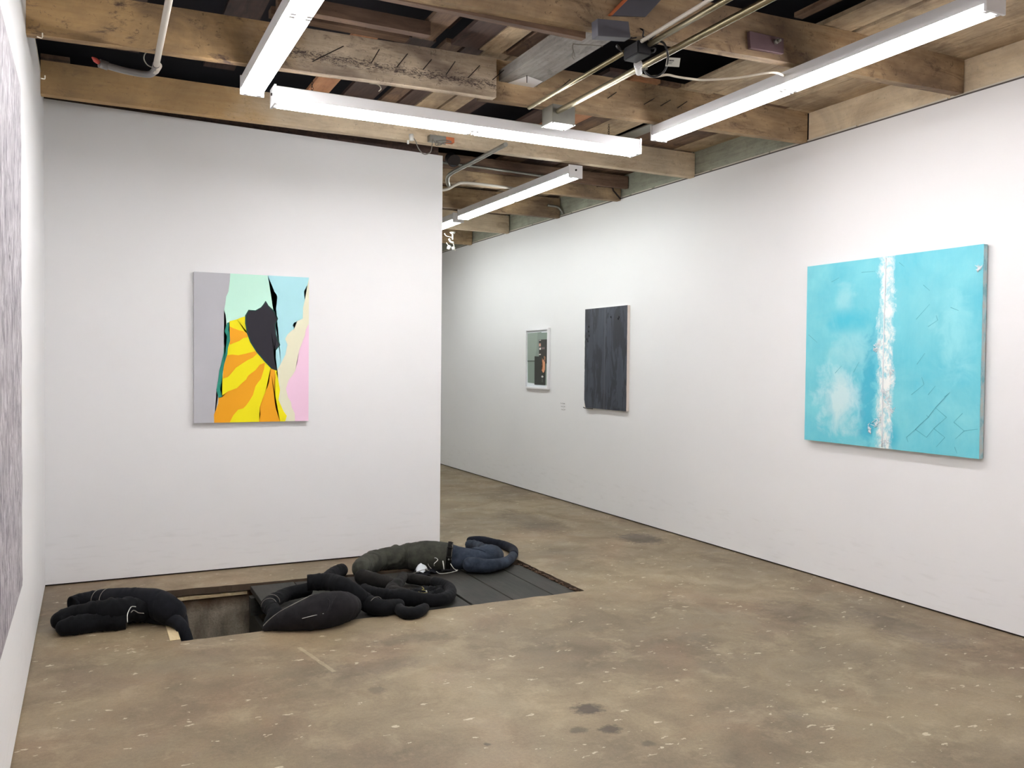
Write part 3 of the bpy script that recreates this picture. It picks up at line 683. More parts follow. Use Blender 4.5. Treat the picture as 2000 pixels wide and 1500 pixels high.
# --- colourful painting on the partition
Yf = YB - .036
def z2(x, y): return hit(350 + x / 4.16667, 500 + y / 4.16667, 1, Yf)
P1 = [((233, 230, 203), None),
 ((188, 188, 194), [(115, 118), (415, 133), (412, 200), (400, 290), (382, 330), (375, 390), (365, 440), (378, 480), (385, 545), (372, 610), (388, 650), (385, 690), (365, 745), (362, 790), (340, 870), (325, 960), (303, 1085), (318, 1150), (315, 1200), (300, 1250), (283, 1290), (285, 1362), (110, 1362)]),
 ((200, 244, 226), [(415, 128), (722, 145), (722, 190), (735, 225), (755, 250), (775, 290), (800, 325), (795, 370), (780, 420), (785, 450), (700, 500), (540, 490), (500, 502), (470, 515), (410, 530), (385, 548), (378, 480), (365, 440), (375, 390), (382, 330), (400, 290), (412, 200)]),
 ((176, 226, 234), [(722, 145), (1066, 165), (1045, 230), (1015, 290), (1022, 360), (1008, 420), (1005, 510), (960, 530), (932, 545), (925, 565), (937, 590), (905, 615), (880, 640), (862, 675), (880, 720), (865, 800), (830, 870), (800, 925), (760, 800), (780, 500), (785, 450), (780, 420), (795, 370), (800, 325), (775, 290), (755, 250), (735, 225), (722, 190)]),
 ((246, 208, 230), [(1066, 550), (1030, 600), (1022, 650), (1005, 690), (975, 770), (965, 850), (945, 930), (918, 975), (890, 1010), (868, 1080), (885, 1150), (910, 1190), (915, 1230), (940, 1280), (942, 1362), (1066, 1362)]),
 ((244, 230, 24), [(540, 490), (500, 502), (470, 515), (410, 530), (405, 575), (415, 680), (395, 760), (385, 800), (360, 920), (352, 1000), (330, 1085), (348, 1140), (320, 1160), (318, 1200), (300, 1250), (283, 1290), (285, 1362), (862, 1362), (876, 1300), (850, 1265), (835, 1235), (808, 1170), (820, 1090), (805, 1000), (790, 950), (800, 925), (700, 870), (620, 770), (560, 650)]),
 ((242, 168, 32), [(410, 573), (440, 588), (490, 605), (525, 612), (552, 630), (560, 660), (520, 668), (490, 690), (450, 706), (412, 722), (400, 650), (398, 595)]),
 ((242, 168, 32), [(388, 808), (430, 802), (480, 808), (540, 795), (618, 775), (634, 795), (600, 826), (560, 845), (520, 870), (460, 910), (440, 935), (415, 965), (395, 985), (357, 997), (358, 900)]),
 ((242, 168, 32), [(697, 868), (690, 920), (665, 1000), (640, 1030), (620, 1060), (600, 1130), (570, 1180), (545, 1215), (520, 1240), (480, 1250), (440, 1295), (410, 1362), (285, 1362), (283, 1290), (300, 1250), (318, 1200), (320, 1155), (348, 1150), (400, 1100), (470, 1075), (510, 1035), (545, 1005), (560, 975), (585, 955), (620, 930), (655, 885)]),
 ((242, 168, 32), [(742, 915), (778, 930), (785, 990), (775, 1040), (780, 1100), (775, 1180), (785, 1240), (805, 1290), (820, 1362), (650, 1362), (662, 1290), (655, 1230), (675, 1170), (700, 1110), (725, 1050), (735, 1000)]),
 ((44, 142, 124), [(388, 545), (408, 538), (400, 595), (412, 650), (414, 690), (397, 745), (392, 800), (366, 880), (352, 960), (347, 1010), (332, 1085), (349, 1145), (320, 1154), (303, 1088), (316, 1010), (326, 930), (343, 870), (361, 790), (365, 745), (385, 690), (388, 650), (370, 612)]),
 ((20, 74, 64), [(703, 364), (727, 403), (778, 452), (786, 485), (804, 510), (784, 560), (789, 640), (804, 680), (822, 725), (779, 778), (774, 800), (784, 870), (799, 935), (750, 918), (688, 853), (627, 782), (577, 702), (551, 631), (536, 550), (536, 484), (563, 438), (620, 442), (665, 417), (688, 388)]),
 ((44, 42, 50), [(703, 372), (724, 408), (772, 457), (781, 487), (798, 512), (778, 560), (783, 640), (798, 680), (815, 724), (772, 773), (767, 800), (778, 870), (794, 928), (751, 912), (692, 847), (633, 777), (584, 699), (559, 629), (545, 550), (545, 487), (567, 446), (620, 449), (665, 424), (692, 394)])]
mp = thing('abstract_painting', 'painting of yellow rays, a black horn shape and pastel bands on the white partition', 'painting', (1.1, YB, 1.1))
xa, xb, za, zb = .682, 1.508, 1.096, 2.189
boxo('stretched_canvas', (xa, xb, Yf + .0005, YB - .001, za, zb), paint('canvas_edge_lilac', rgb(214, 210, 216)), mp, .001)
bm = bmesh.new(); mats = []
for i, (c, poly) in enumerate(P1):
    mats.append(paint('flat_paint', rgb(*c)) and M['flat_paint'])
    pts = [Vector((xa, 0, za)), Vector((xb, 0, za)), Vector((xb, 0, zb)), Vector((xa, 0, zb))] if poly is None else [z2(*q) for q in poly]
    y = Yf - .00025 * i
    flat_poly(bm, [Vector((min(max(p.x, xa), xb), y, min(max(p.z, za), zb))) for p in pts], i)
fixnormals(bm, Vector((0, -1, 0)))
from_bm('painted_front', bm, mats, mp)

# --- blue painting on the right wall
def z3(x, y, X): return hit(1540 + x / 3.191, 450 + y / 3.191, 0, X)
Xt = XR - .045
def teal_mat():
    t = NT('turquoise_oil', 0.45, spec=0.35)
    x, y, z = t.sep()
    v = t.mapping((0, 1, 1))
    n1 = t.noise(v, 2.2, 6, 0.6, .4); n2 = t.noise(t.mapping((0, 1, 1), (0, 7, 3)), 6, 6, .7, .3); n3 = t.noise(t.mapping((0, 1, .25)), 30, 5, .7); n4 = t.noise(t.mapping((0, 1, 1), (0, 2, 8)), 6, 4, .6, 1.0)
    c = t.mix(t.ramp(n1, [(0.3, 0.0), (0.7, 1.0)]), rgb(80, 190, 212), rgb(130, 214, 224))
    c = t.mix(t.math('MULTIPLY', t.ramp(n2, [(0.5, 0.0), (0.75, 1.0)]), .5), c, rgb(110, 196, 212))
    c = t.mix(t.math('MULTIPLY', n3, .25), c, rgb(168, 228, 232))
    yc = z3(592, 700, Xt).y
    def blob(cy, cz, ry, rz, col, st, c, w=.9, e0=.2):
        dy = t.math('DIVIDE', t.math('SUBTRACT', y, cy), ry); dz = t.math('DIVIDE', t.math('SUBTRACT', z, cz), rz)
        r = t.math('SQRT', t.math('ADD', t.math('MULTIPLY', dy, dy), t.math('MULTIPLY', dz, dz)))
        r = t.math('ADD', r, t.math('MULTIPLY', t.math('SUBTRACT', t.math('ADD', t.math('MULTIPLY', n4, 1.6), t.math('MULTIPLY', n2, .9)), 1.25), w * 1.2))
        return t.mix(t.math('MULTIPLY', t.ramp(r, [(e0, 1.0), (1.05, 0.0)]), st), c, col)
    p_ = z3(310, 1060, Xt); c = blob(p_.y, p_.z, .24, .26, rgb(214, 236, 238), .85, c)
    p_ = z3(380, 770, Xt); c = blob(p_.y, p_.z, .26, .2, rgb(180, 226, 230), .5, c)
    p_ = z3(350, 430, Xt); c = blob(p_.y, p_.z, .12, .12, rgb(168, 222, 228), .6, c)
    p_ = z3(360, 560, Xt); c = blob(p_.y, p_.z, .32, .10, rgb(66, 190, 214), .75, c)
    p_ = z3(500, 1000, Xt); c = blob(p_.y, p_.z, .075, .38, rgb(62, 176, 204), .8, c, 1.5, .5)
    p_ = z3(655, 1290, Xt); c = blob(p_.y, p_.z, .06, .12, rgb(66, 182, 208), .8, c, .3)
    p_ = z3(870, 480, Xt); c = blob(p_.y, p_.z, .28, .3, rgb(124, 202, 214), .5, c)
    p_ = z3(1040, 650, Xt); c = blob(p_.y, p_.z, .16, .3, rgb(160, 228, 234), .6, c)
    # white ragged streak
    nw = t.noise(t.mapping((0, 1.0, .8), (0, 3, 9)), 7, 6, .75, .8)
    half = t.math('ADD', .062, t.math('MULTIPLY', t.math('SUBTRACT', nw, .45), .16))
    off = t.math('ABSOLUTE', t.math('SUBTRACT', y, yc - .018))
    m = t.math('DIVIDE', t.math('SUBTRACT', t.math('ADD', half, t.math('MULTIPLY', t.math('SUBTRACT', n3, .5), .05)), off), .035, clamp=True)
    holes = t.ramp(t.noise(t.mapping((0, 1.2, .8)), 16, 6, .75, .5), [(.40, 0.25), (.54, 1.0)])
    m = t.math('MULTIPLY', m, holes)
    c = t.mix(m, c, rgb(244, 248, 246))
    h = t.math('ADD', t.math('MULTIPLY', n3, .4), t.math('MULTIPLY', m, t.math('MULTIPLY', nw, 1.5)))
    t.col(c).bump(h, .35, .008)
    return t.m
M['teal'] = teal_mat()
M['teal_dark'] = plain('incised_teal_line', rgb(74, 160, 180), .5)
def edge_mat():
    t = NT('painted_canvas_edge', .6); n = t.noise(t.mapping((1, 1, .6)), 14, 5, .7)
    t.col(t.ramp(n, [(.35, rgb(120, 180, 192)), (.5, rgb(176, 202, 206)), (.65, rgb(196, 190, 180))])); return t.m
M['teal_edge'] = edge_mat()
y0, y1 = 3.372, z3(112, 600, Xt).y
zt0 = 1.006; zt1 = 2.287
bp = thing('abstract_painting', 'large turquoise painting with a ragged white stripe on the right wall', 'painting', (XR, 4.1, 1.0))
boxo('back_panel', (XR - .007, XR - .001, y0 + .004, y1 - .02, zt0 + .004, zt1 - .004), 'trim_metal', bp)
boxo('stretched_canvas', (Xt + .0005, XR - .007, y0, y1, zt0, zt1), 'teal_edge', bp, .002)
bm = bmesh.new()
NY, NZ = 90, 80
gv = [[bm.verts.new((Xt - .0012 * (0.5 + noise.noise(Vector((0, (y0 + (y1 - y0) * i / NY) * 9, (zt0 + (zt1 - zt0) * j / NZ) * 9)))), y0 + (y1 - y0) * i / NY, zt0 + (zt1 - zt0) * j / NZ)) for j in range(NZ + 1)] for i in range(NY + 1)]
for i in range(NY):
    for j in range(NZ): bm.faces.new((gv[i][j], gv[i + 1][j], gv[i + 1][j + 1], gv[i][j + 1]))
LINES = [[(735, 1290), (790, 1240), (870, 1165), (915, 1105), (1005, 1010)], [(870, 1165), (860, 1150)], [(905, 1235), (985, 1165), (915, 1105)], [(790, 1240), (860, 1290), (905, 1235)], [(905, 1235), (975, 1290), (920, 1350)], [(1085, 1140), (1030, 1195), (1095, 1250), (1040, 1300)], [(1095, 1250), (1180, 1238)], [(735, 1290), (745, 1320)], [(795, 555), (880, 460)], [(870, 600), (930, 560), (920, 530)], [(765, 1025), (845, 960), (830, 915)], [(870, 1025), (915, 970)], [(800, 835), (850, 765)], [(405, 885), (440, 820)], [(290, 890), (330, 845)], [(125, 650), (180, 700)], [(268, 322), (315, 295)], [(840, 340), (880, 375)], [(970, 1040), (1000, 1015)], [(1035, 1350), (1050, 1390)], [(455, 262), (540, 255)], [(690, 200), (720, 225)], [(1010, 480), (1060, 500)]]
for L in LINES:
    for a, b in zip(L[:-1], L[1:]):
        A, B = z3(*a, Xt - .003), z3(*b, Xt - .003); d = (B - A).normalized(); n_ = Vector((0, -d.z, d.y)) * .0018
        f = bm.faces.new([bm.verts.new(q) for q in (A - n_, B - n_ * .6, B + n_ * .6, A + n_)]); f.material_index = 1
fixnormals(bm, Vector((-1, 0, 0)))
from_bm('painted_front', bm, ['teal', 'teal_dark'], bp, True)
yc = z3(592, 700, Xt).y
bm = bmesh.new(); tube(bm, [z3(608, 172, Xt - .003), z3(597, 500, Xt - .003), z3(588, 900, Xt - .003), z3(582, 1350, Xt - .003)], .004, 8, k=4); o = from_bm('cord', bm, 'white_cloth', bp); o['label'] = 'thin white vertical cord down the stripe'
# raised white impasto crusts
r3 = random.Random(5)
bm = bmesh.new()
spots = [(545, 1210, 26, 34), (560, 1180, 18, 20), (615, 1060, 30, 26), (640, 1120, 16, 26), (600, 1320, 26, 20), (545, 740, 14, 26), (560, 700, 14, 14), (505, 1240, 6, 30), (640, 880, 18, 30), (600, 1000, 22, 16), (1185, 235, 14, 16)]
for (cx, cy, rx, ry) in spots:
    for k in range(14):
        x = cx + r3.gauss(0, rx * .5); y_ = cy + r3.gauss(0, ry * .5)
        p0 = z3(x, y_, Xt - .003); a = r3.uniform(0, PI); L = r3.uniform(.006, .022)
        d = Vector((0, math.cos(a), math.sin(a))) * L
        tube(bm, [p0 - d, p0 - d * .3 + Vector((-.002, r3.uniform(-.004, .004), 0)), p0 + d * .4, p0 + d], [.0004, .0026, .0022, .0004], 6)
o = from_bm('impasto', bm, 'white_cloth', bp); o['kind'] = 'stuff'; o['label'] = 'crusted ridges of white paint'

# --- dark painting
def z4(x, y, X): return hit(1000 + x / 6, 580 + y / 6, 0, X)
Xd = XR - .034
def dark_mat():
    t = NT('slate_black_oil', 0.42, spec=.4)
    n = t.noise(t.mapping((0, 3.2, .8)), 3.0, 5, .6, .6); m = t.noise(t.mapping((0, 8, 1.0), (0, 3, 1)), 2.0, 4, .6, .3); f = t.noise(t.mapping((0, 1, .4)), 40, 4, .7)
    c = t.mix(t.ramp(n, [(.46, 0.0), (.52, 1.0)]), rgb(36, 38, 48), rgb(64, 71, 83))
    c = t.mix(t.math('MULTIPLY', t.ramp(m, [(.4, 0.0), (.6, 1.0)]), .45), c, rgb(46, 48, 58))
    y, z = t.sep()[1], t.sep()[2]
    yl = z4(1085, 700, Xd).y
    c = t.mix(t.math('MULTIPLY', t.math('LESS_THAN', t.math('ABSOLUTE', t.math('SUBTRACT', y, yl)), .012), .5), c, rgb(86, 90, 100))
    c = t.mix(t.math('MULTIPLY', f, .2), c, rgb(36, 38, 46))
    t.col(c).bump(t.mix(.5, f, m), .3, .003); return t.m
M['dark_oil'] = dark_mat()
yn, yf = 7.155, z4(850, 700, Xd).y
zd0, zd1 = 1.085, 2.138
dp = thing('abstract_painting', 'tall slate black painting on the right wall between collage and turquoise painting', 'painting', (XR, 7.6, 1.08))
boxo('stretched_canvas', (Xd + .004, XR - .001, yn, yf, zd0, zd1), paint('raw_canvas_edge', rgb(220, 210, 202)), dp, .0015)
bm = bmesh.new()
NZ = 60; L_, R_ = [], []
for j in range(NZ + 1):
    z = zd0 + (zd1 - zd0) * j / NZ; t_ = j / NZ
    bl_ = .03 * max(0, 1 - t_ * 14)
    L_.append((yf - bl_ - .003 + .004 * noise.noise(Vector((z * 30, 1, 0))), z)); R_.append((yn + .004 + .006 * max(0, noise.noise(Vector((z * 14, 4, 0)))), z))
def strip(X):
    return [bm.verts.new((X, y, z)) for y, z in L_], [bm.verts.new((X, y, z)) for y, z in R_]
a1, b1 = strip(Xd); a2, b2 = strip(Xd + .0035)
for j in range(NZ):
    bm.faces.new((a1[j], b1[j], b1[j + 1], a1[j + 1])); bm.faces.new((a1[j], a1[j + 1], a2[j + 1], a2[j])); bm.faces.new((b1[j], b2[j], b2[j + 1], b1[j + 1]))
bm.faces.new((a1[0], a2[0], b2[0], b1[0])); bm.faces.new((a1[-1], b1[-1], b2[-1], a2[-1]))
bmesh.ops.recalc_face_normals(bm, faces=bm.faces)
from_bm('painted_front', bm, 'dark_oil', dp)
bm = bmesh.new()
for (x, y) in ((903, 350), (900, 405), (905, 455), (880, 495), (890, 520), (1255, 235), (1245, 255), (1160, 235)):
    p0 = z4(x, y, Xd - .0005); tube(bm, [p0 + Vector((0, .004, .012)), p0 + Vector((-.002, 0, 0)), p0 - Vector((0, .003, .014))], [.001, .006, .001], 6)
o = from_bm('impasto', bm, 'seam_dark', dp); o['label'] = 'dark raised daubs of paint'
bm = bmesh.new(); p0 = Vector((XR - .02, yf + .004, zd0 - .002)); tube(bm, [p0 + Vector((-.012, .012, .004)), p0 + Vector((-.012, -.02, -.004)), p0 + Vector((-.012, -.18, -.004))], .004, 6, k=3); from_bm('frayed_edge', bm, 'seam_dark', dp)

# --- framed collage
Xc = XR - .03
fc = thing('framed_collage', 'small white framed collage of grey green and dark panels on the right wall', 'framed picture', (XR, 9.1, 1.25))
cy0, cy1 = 8.80, z4(152, 700, Xc).y
cz0, cz1 = 1.25, 1.968
def bar(a, b, c, d): return (Xc, XR - .001, a, b, c, d)
for b in (bar(cy0, cy0 + .022, cz0, cz1), bar(cy1 - .022, cy1, cz0, cz1), bar(cy0 + .022, cy1 - .022, cz1 - .022, cz1), bar(cy0 + .022, cy1 - .022, cz0, cz0 + .022)):
    boxo('frame_bar', b, 'white_metal', fc, .001)
boxo('mat_board', (XR - .012, XR - .002, cy0 + .022, cy1 - .022, cz0 + .022, cz1 - .022), 'white_cloth', fc)
bm = bmesh.new(); mats = []
Xm = XR - .0125
Q = [((134, 148, 138), [(182, 425), (345, 410), (345, 418), (420, 415), (415, 1035), (185, 1003)]),
     ((148, 160, 150), [(182, 425), (300, 415), (290, 600), (265, 745), (182, 745)]),
     ((84, 92, 86), [(182, 745), (265, 745), (265, 758), (182, 760)]),
     ((62, 60, 58), [(315, 500), (416, 496), (413, 780), (318, 780)]),
     ((208, 158, 140), [(318, 545), (338, 543), (338, 580), (318, 580)]),
     ((236, 228, 220), [(322, 595), (340, 593), (340, 618), (322, 620)]),
     ((210, 200, 192), [(320, 505), (340, 503), (340, 512), (320, 513)]),
     ((210, 200, 192), [(318, 668), (340, 666), (338, 680), (316, 680)]),
     ((120, 104, 104), [(348, 590), (385, 588), (385, 612), (348, 614)]),
     ((56, 58, 54), [(266, 695), (398, 700), (391, 1035), (264, 1027)]),
     ((226, 160, 122), [(352, 705), (358, 730), (352, 748), (362, 770), (350, 790), (360, 808), (346, 828), (360, 842), (348, 858), (366, 890), (378, 880), (388, 850), (388, 745), (380, 765), (374, 725), (366, 745)]),
     ((150, 108, 84), [(372, 700), (380, 690), (396, 705), (392, 750), (382, 740)]),
     ((212, 214, 208), [(346, 928), (357, 920), (368, 928), (370, 938), (358, 946), (347, 940)]),
     ((86, 90, 84), [(350, 955), (364, 955), (364, 1000), (350, 1000)])]
for i, (c, poly) in enumerate(Q):
    paint('print_colour', rgb(*c), bump=False); mats.append(M['print_colour'])
    pts = [z4(x, y, Xm) for x, y in poly]
    flat_poly(bm, [Vector((Xm - .0002 * i, min(max(p.y, cy0 + .023), cy1 - .023), p.z)) for p in pts], i)
fixnormals(bm, Vector((-1, 0, 0)))
from_bm('collage', bm, mats, fc)

# faint pencil-like marks beside the collage
bm = bmesh.new()
for r_ in range(3):
    for s in range(3):
        cx, cy = 578 + s * 16 + r_ * 4, 1245 + r_ * 36 + s * 4
        pts = [z4(cx + 6 * math.cos(a), cy + 8 * math.sin(a), XR - .0015) for a in [0.6 + s, 1.5 + s, 2.4 + s, 3.3 + s, 4.2 + s]]
        tube(bm, pts, .0013, 5)
tag(from_bm('wall_marking', bm, 'thread_grey'), 'tiny faint curled marks on the right wall beside the dark painting', 'marking')

# --- big grey painting on the left wall
def grey_mat():
    t = NT('lilac_grey_impasto', .5, spec=.35)
    v = t.mapping((0, 2.2, .8)); n = t.noise(v, 9, 5, .6, 1.6); b = t.noise(t.mapping((0, 2, .6)), 3, 4)
    w = t.noise(t.mapping((0, 3.5, 1.1), (0, 5, 2)), 7, 4, .6, 2.2)
    c = t.mix(t.ramp(n, [(.35, 0.0), (.65, 1.0)]), rgb(118, 112, 120), rgb(206, 202, 206))
    c = t.mix(t.math('MULTIPLY', t.ramp(w, [(.58, 0.0), (.66, 1.0)]), .5), c, rgb(104, 98, 112))
    c = t.mix(t.math('MULTIPLY', b, .3), c, rgb(166, 160, 166))
    t.col(c).bump(t.mix(.5, n, w), .9, .02); return t.m
M['grey_oil'] = grey_mat()
Xg = XL + .031
gpt = thing('abstract_painting', 'very large lilac grey painting of dense vertical strokes on the left wall', 'painting', (XL, 3.4, .5))
ge = 3.885; g0 = 1.75; gz0, gz1 = .655, 2.612
boxo('stretched_canvas', (XL + .001, Xg - .001, g0, ge - .002, gz0, gz1), paint('lilac_edge', rgb(176, 168, 184)), gpt, .002)
bm = bmesh.new(); NY, NZ = 220, 130
gv = []
for i in range(NY + 1):
    row = []
    for j in range(NZ + 1):
        y = g0 + (ge - g0) * i / NY; z = gz0 + (gz1 - gz0) * j / NZ
        e = min(1, min(i, NY - i, j, NZ - j) / 2)
        row.append(bm.verts.new((Xg + e * (.003 * noise.noise(Vector((y * 38 + 2 * noise.noise(Vector((y * 5, z * 5, 0))), z * 6, 0))) + .002), y, z)))
    gv.append(row)
for i in range(NY):
    for j in range(NZ): bm.faces.new((gv[i][j], gv[i][j + 1], gv[i + 1][j + 1], gv[i + 1][j]))
fixnormals(bm, Vector((1, 0, 0)))
from_bm('painted_front', bm, 'grey_oil', gpt, True)

# ------------------------------------------------------------------ pit cover planks
seams = [(1.005, 1.30), (1.306, 1.60), (1.606, 1.918), (1.926, 2.214), (2.232, 2.515), (2.521, 2.815), (2.821, 2.968)]
lab = ['leftmost black plank over the pit, its end open to the hole', 'second black plank from the open hole, under the charcoal stuffed piece', 'black plank under the looped black tube',
       'black plank left of the widest gap', 'black plank right of the widest gap, below the blue jeans', 'wide black plank second from the right end of the pit cover', 'narrow black plank near the right end of the pit cover']
ZP = -.012
for i, (a, b) in enumerate(seams):
    bm = bmesh.new(); box(bm, a, b, 5.055 - (0.0), 6.155 - .05 * (a - .455), ZP - .04, ZP)
    bmesh.ops.bevel(bm, geom=bm.edges[:], offset=.003, segments=1, affect='EDGES')
    tag(from_bm('wooden_plank', bm, 'plank'), lab[i], 'plank', 'planks covering the pit')
bm = bmesh.new(); box(bm, 2.974, 3.018, 5.06, 5.98, ZP - .05, ZP - .012)
tag(from_bm('wooden_plank', bm, 'plank'), 'thin sunken black batten at the far right end of the pit cover', 'plank', 'planks covering the pit')
bm = bmesh.new()
for k in range(60):
    y = 5.07 + k / 60 * .95; c0 = Vector((3.03 + r2.uniform(-.008, .004), y, -.02 + r2.uniform(-.01, .008))); r_ = r2.uniform(.006, .016)
    bmesh.ops.create_icosphere(bm, subdivisions=1, radius=r_, matrix=Matrix.Translation(c0) @ Matrix.Diagonal((1, 1, .6, 1)))
d = from_bm('dirt', bm, 'dirt'); d['kind'] = 'stuff'; tag(d, 'brown dirt and crumbs along the right edge of the pit cover', 'dirt')
for (yy, nm) in ((5.2, 'nearer'), (6.0, 'farther')):
    tag(boxo('support_beam', (.98, 3.095, yy - .04, yy + .04, ZP - .16, ZP - .042), 'plank'), '%s dark bearer under the pit cover planks' % nm, 'beam', 'bearers under the planks')
tag(boxo('support_panel', (1.0, 1.03, 5.04, 6.14, -.84, ZP - .162), 'plank'), 'dark panel closing the right side of the open hole', 'panel')
bm = bmesh.new()
for i in range(14):
    y = 5.06 + i * .036; w = .052 + .012 * noise.noise(Vector((i, 2, 0)))
    box(bm, .452 - w, .4545, y, y + .0361, .0006, .0026)
tag(from_bm('edge_strip', bm, 'pale_strip'), 'short worn pale strip on the floor at the left edge of the hole', 'strip')
tag(boxo('ledge_strip', (.47, .99, 6.165, 6.20, -.075, -.055), 'pale_strip'), 'crumbly brown ledge along the far inner wall of the open hole', 'ledge')

# ------------------------------------------------------------------ stuffed denim
def P(px, py, r, lift=0.0, y=None):
    """centre of a stuffed roll of radius r lying on the floor (or lifted)"""
    p = hit(px, py, 2, r * .92 + lift)
    return (p.x, p.y, p.z, r)
def stuffed(name, path, mat, parent, seed=0, wr=.14, flat=.92, cuff=(False, False), floor=True, k=None, zscale=1.0, creases=1.7):
    pts = [Vector(q[:3]) for q in path]; rad = [q[3] for q in path]
    P4 = [Vector((q[0], q[1], q[2], q[3])) for q in path]
    n0 = k or 12
    sp = smooth_path(P4, n0)
    # resample evenly, about 9 mm
    c = [Vector(q[:3]) for q in sp]; L = [0]
    for a, b in zip(c[:-1], c[1:]): L.append(L[-1] + (b - a).length)
    step = .009; N_ = max(12, int(L[-1] / step)); out = []; j = 0
    for i in range(N_ + 1):
        s = L[-1] * i / N_
        while j < len(L) - 2 and L[j + 1] < s: j += 1
        t = (s - L[j]) / max(1e-9, L[j + 1] - L[j]); out.append((sp[j].lerp(sp[j + 1], min(1, t)), s))
    cen = [Vector(q[0][:3]) for q in out]; T, N, B = frames(cen); tot = L[-1]
    bm = bmesh.new(); SEG = 36; rings = []
    for i, (q, s) in enumerate(out):
        r = q[3]; f = 1.0
        r0, r1 = path[0][3], path[-1][3]
        if not cuff[0] and s < r0: f = math.sqrt(max(0.0, 1 - ((r0 - s) / r0) ** 2)) * .98 + .02
        if not cuff[1] and tot - s < r1: f = min(f, math.sqrt(max(0.0, 1 - ((r1 - (tot - s)) / r1) ** 2)) * .98 + .02)
        ring = []
        for a in range(SEG):
            th = 2 * PI * a / SEG
            d = N[i] * math.cos(th) + B[i] * math.sin(th)
            base = cen[i] + d * r * f
            # cross folds: they circle part of the limb, spacing about the limb radius
            ph = s / (r * .55) + 1.2 * noise.noise(Vector((th * .6 + seed, s * 4, seed)))
            env = max(0, 1.5 * noise.noise(Vector((math.cos(th) * .9 + seed * 3, math.sin(th) * .9, s * 5 + seed))) + .4)
            sk = s / (r * .42) + 1.3 * math.cos(th * 1.0 + seed) + 2.2 * noise.noise(Vector((s * 7, math.cos(th) * .8, seed)))
            fold = (-math.exp(-(math.sin(sk) / .22) ** 2) + .35 * math.cos(sk * 2 + .6)) * env * creases * .9
            lump = noise.noise(base * 9 + Vector((seed, 0, 0))) * .5 + noise.noise(base * 24) * .25 + noise.noise(base * 60) * .08
            rr_ = r * f * (1 + wr * (fold + lump))
            p = cen[i] + d * rr_
            p.z = cen[i].z + (p.z - cen[i].z) * zscale
            ring.append(bm.verts.new(p))
        rings.append(ring)
    for i in range(len(rings) - 1):
        for a in range(SEG): bm.faces.new((rings[i][a], rings[i][(a + 1) % SEG], rings[i + 1][(a + 1) % SEG], rings[i + 1][a]))
    for e, ri, tdir in ((0, rings[0], -1), (1, rings[-1], 1)):
        if cuff[e]:   # hem: roll inward then close with a recessed stuffed face
            cc_ = sum((v.co for v in ri), Vector()) / SEG; tt = T[0] if e == 0 else T[-1]
            inner = [bm.verts.new(cc_ + (v.co - cc_) * .86) for v in ri]; deep = [bm.verts.new(cc_ + (v.co - cc_) * .8 - tt * tdir * .02) for v in ri]
            cv = bm.verts.new(cc_ - tt * tdir * .012)
            for a in range(SEG):
                b_ = (a + 1) % SEG
                bm.faces.new((ri[a], inner[a], inner[b_], ri[b_])); bm.faces.new((inner[a], deep[a], deep[b_], inner[b_])); bm.faces.new((deep[a], cv, deep[b_]))
        else: bm.faces.new(ri)
    if floor:
        for v in bm.verts:
            inhole = .44 < v.co.x < 1.01 and 5.03 < v.co.y < 6.18
            g0_ = 0.0 if not (1.0 < v.co.x < 3.02 and 5.05 < v.co.y < 6.1) else ZP
            if not inhole and v.co.z < g0_ + .001: v.co.z = g0_ + .001
    bmesh.ops.recalc_face_normals(bm, faces=bm.faces)
    return from_bm(name, bm, mat, parent, True)
def surf_line(name, px, hts, mat, parent, r=.0022, k=6):
    return tubeo(name, [at(x, y, h) for (x, y), h in zip(px, hts)], r, mat, parent, 6, k)

# --- left bundle
LB = thing('stuffed_trousers', 'black stuffed trousers heaped at the left with one leg drooping into the hole', 'soft sculpture', (.1, 5.5, 0))
L1 = [P(140, 1181, .050, .02), P(160, 1176, .054, .02), P(195, 1172, .062, .03), P(235, 1171, .070, .045), P(275, 1174, .078, .04), P(308, 1180, .085, .03), P(332, 1194, .078, .01)]
e = L1[-1]
L1 += [(.465, 5.50, .02, .066), (.480, 5.38, -.06, .055), (.490, 5.28, -.16, .045), (.495, 5.22, -.30, .042), (.50, 5.2, -.42, .04)]
stuffed('trouser_leg', L1, 'denim_navy', LB, 1, .10, cuff=(True, False))
stuffed('trouser_leg', [P(103, 1222, .040), P(118, 1213, .056), P(150, 1202, .062, .012), P(185, 1198, .068, .02), P(225, 1194, .072, .03), P(265, 1190, .066, .03), P(300, 1193, .066, .02)], 'denim_black', LB, 2, .18)
stuffed('trouser_leg', [P(111, 1227, .040), P(132, 1224, .050), P(160, 1219, .056), P(190, 1216, .052), P(220, 1213, .055), P(246, 1211, .052)], 'denim_black', LB, 3, .18, cuff=(False, True))
stuffed('trouser_leg', [P(238, 1203, .05), P(262, 1201, .05), P(285, 1200, .05), P(305, 1205, .042), (.43, 5.33, .042, .04), (.475, 5.24, .02, .036), (.505, 5.19, -.06, .032), (.52, 5.16, -.16, .03)], 'denim_navy', LB, 4, .12)
surf_line('loose_thread', [(249, 1215), (249, 1201), (252, 1192), (257, 1185), (265, 1185)], [.10, .115, .125, .135, .14], 'thread_white', LB, .0025)
surf_line('loose_thread', [(256, 1196), (261, 1192), (267, 1195), (271, 1197), (281, 1198)], [.115, .118, .115, .112, .112], 'thread_grey', LB, .0028)
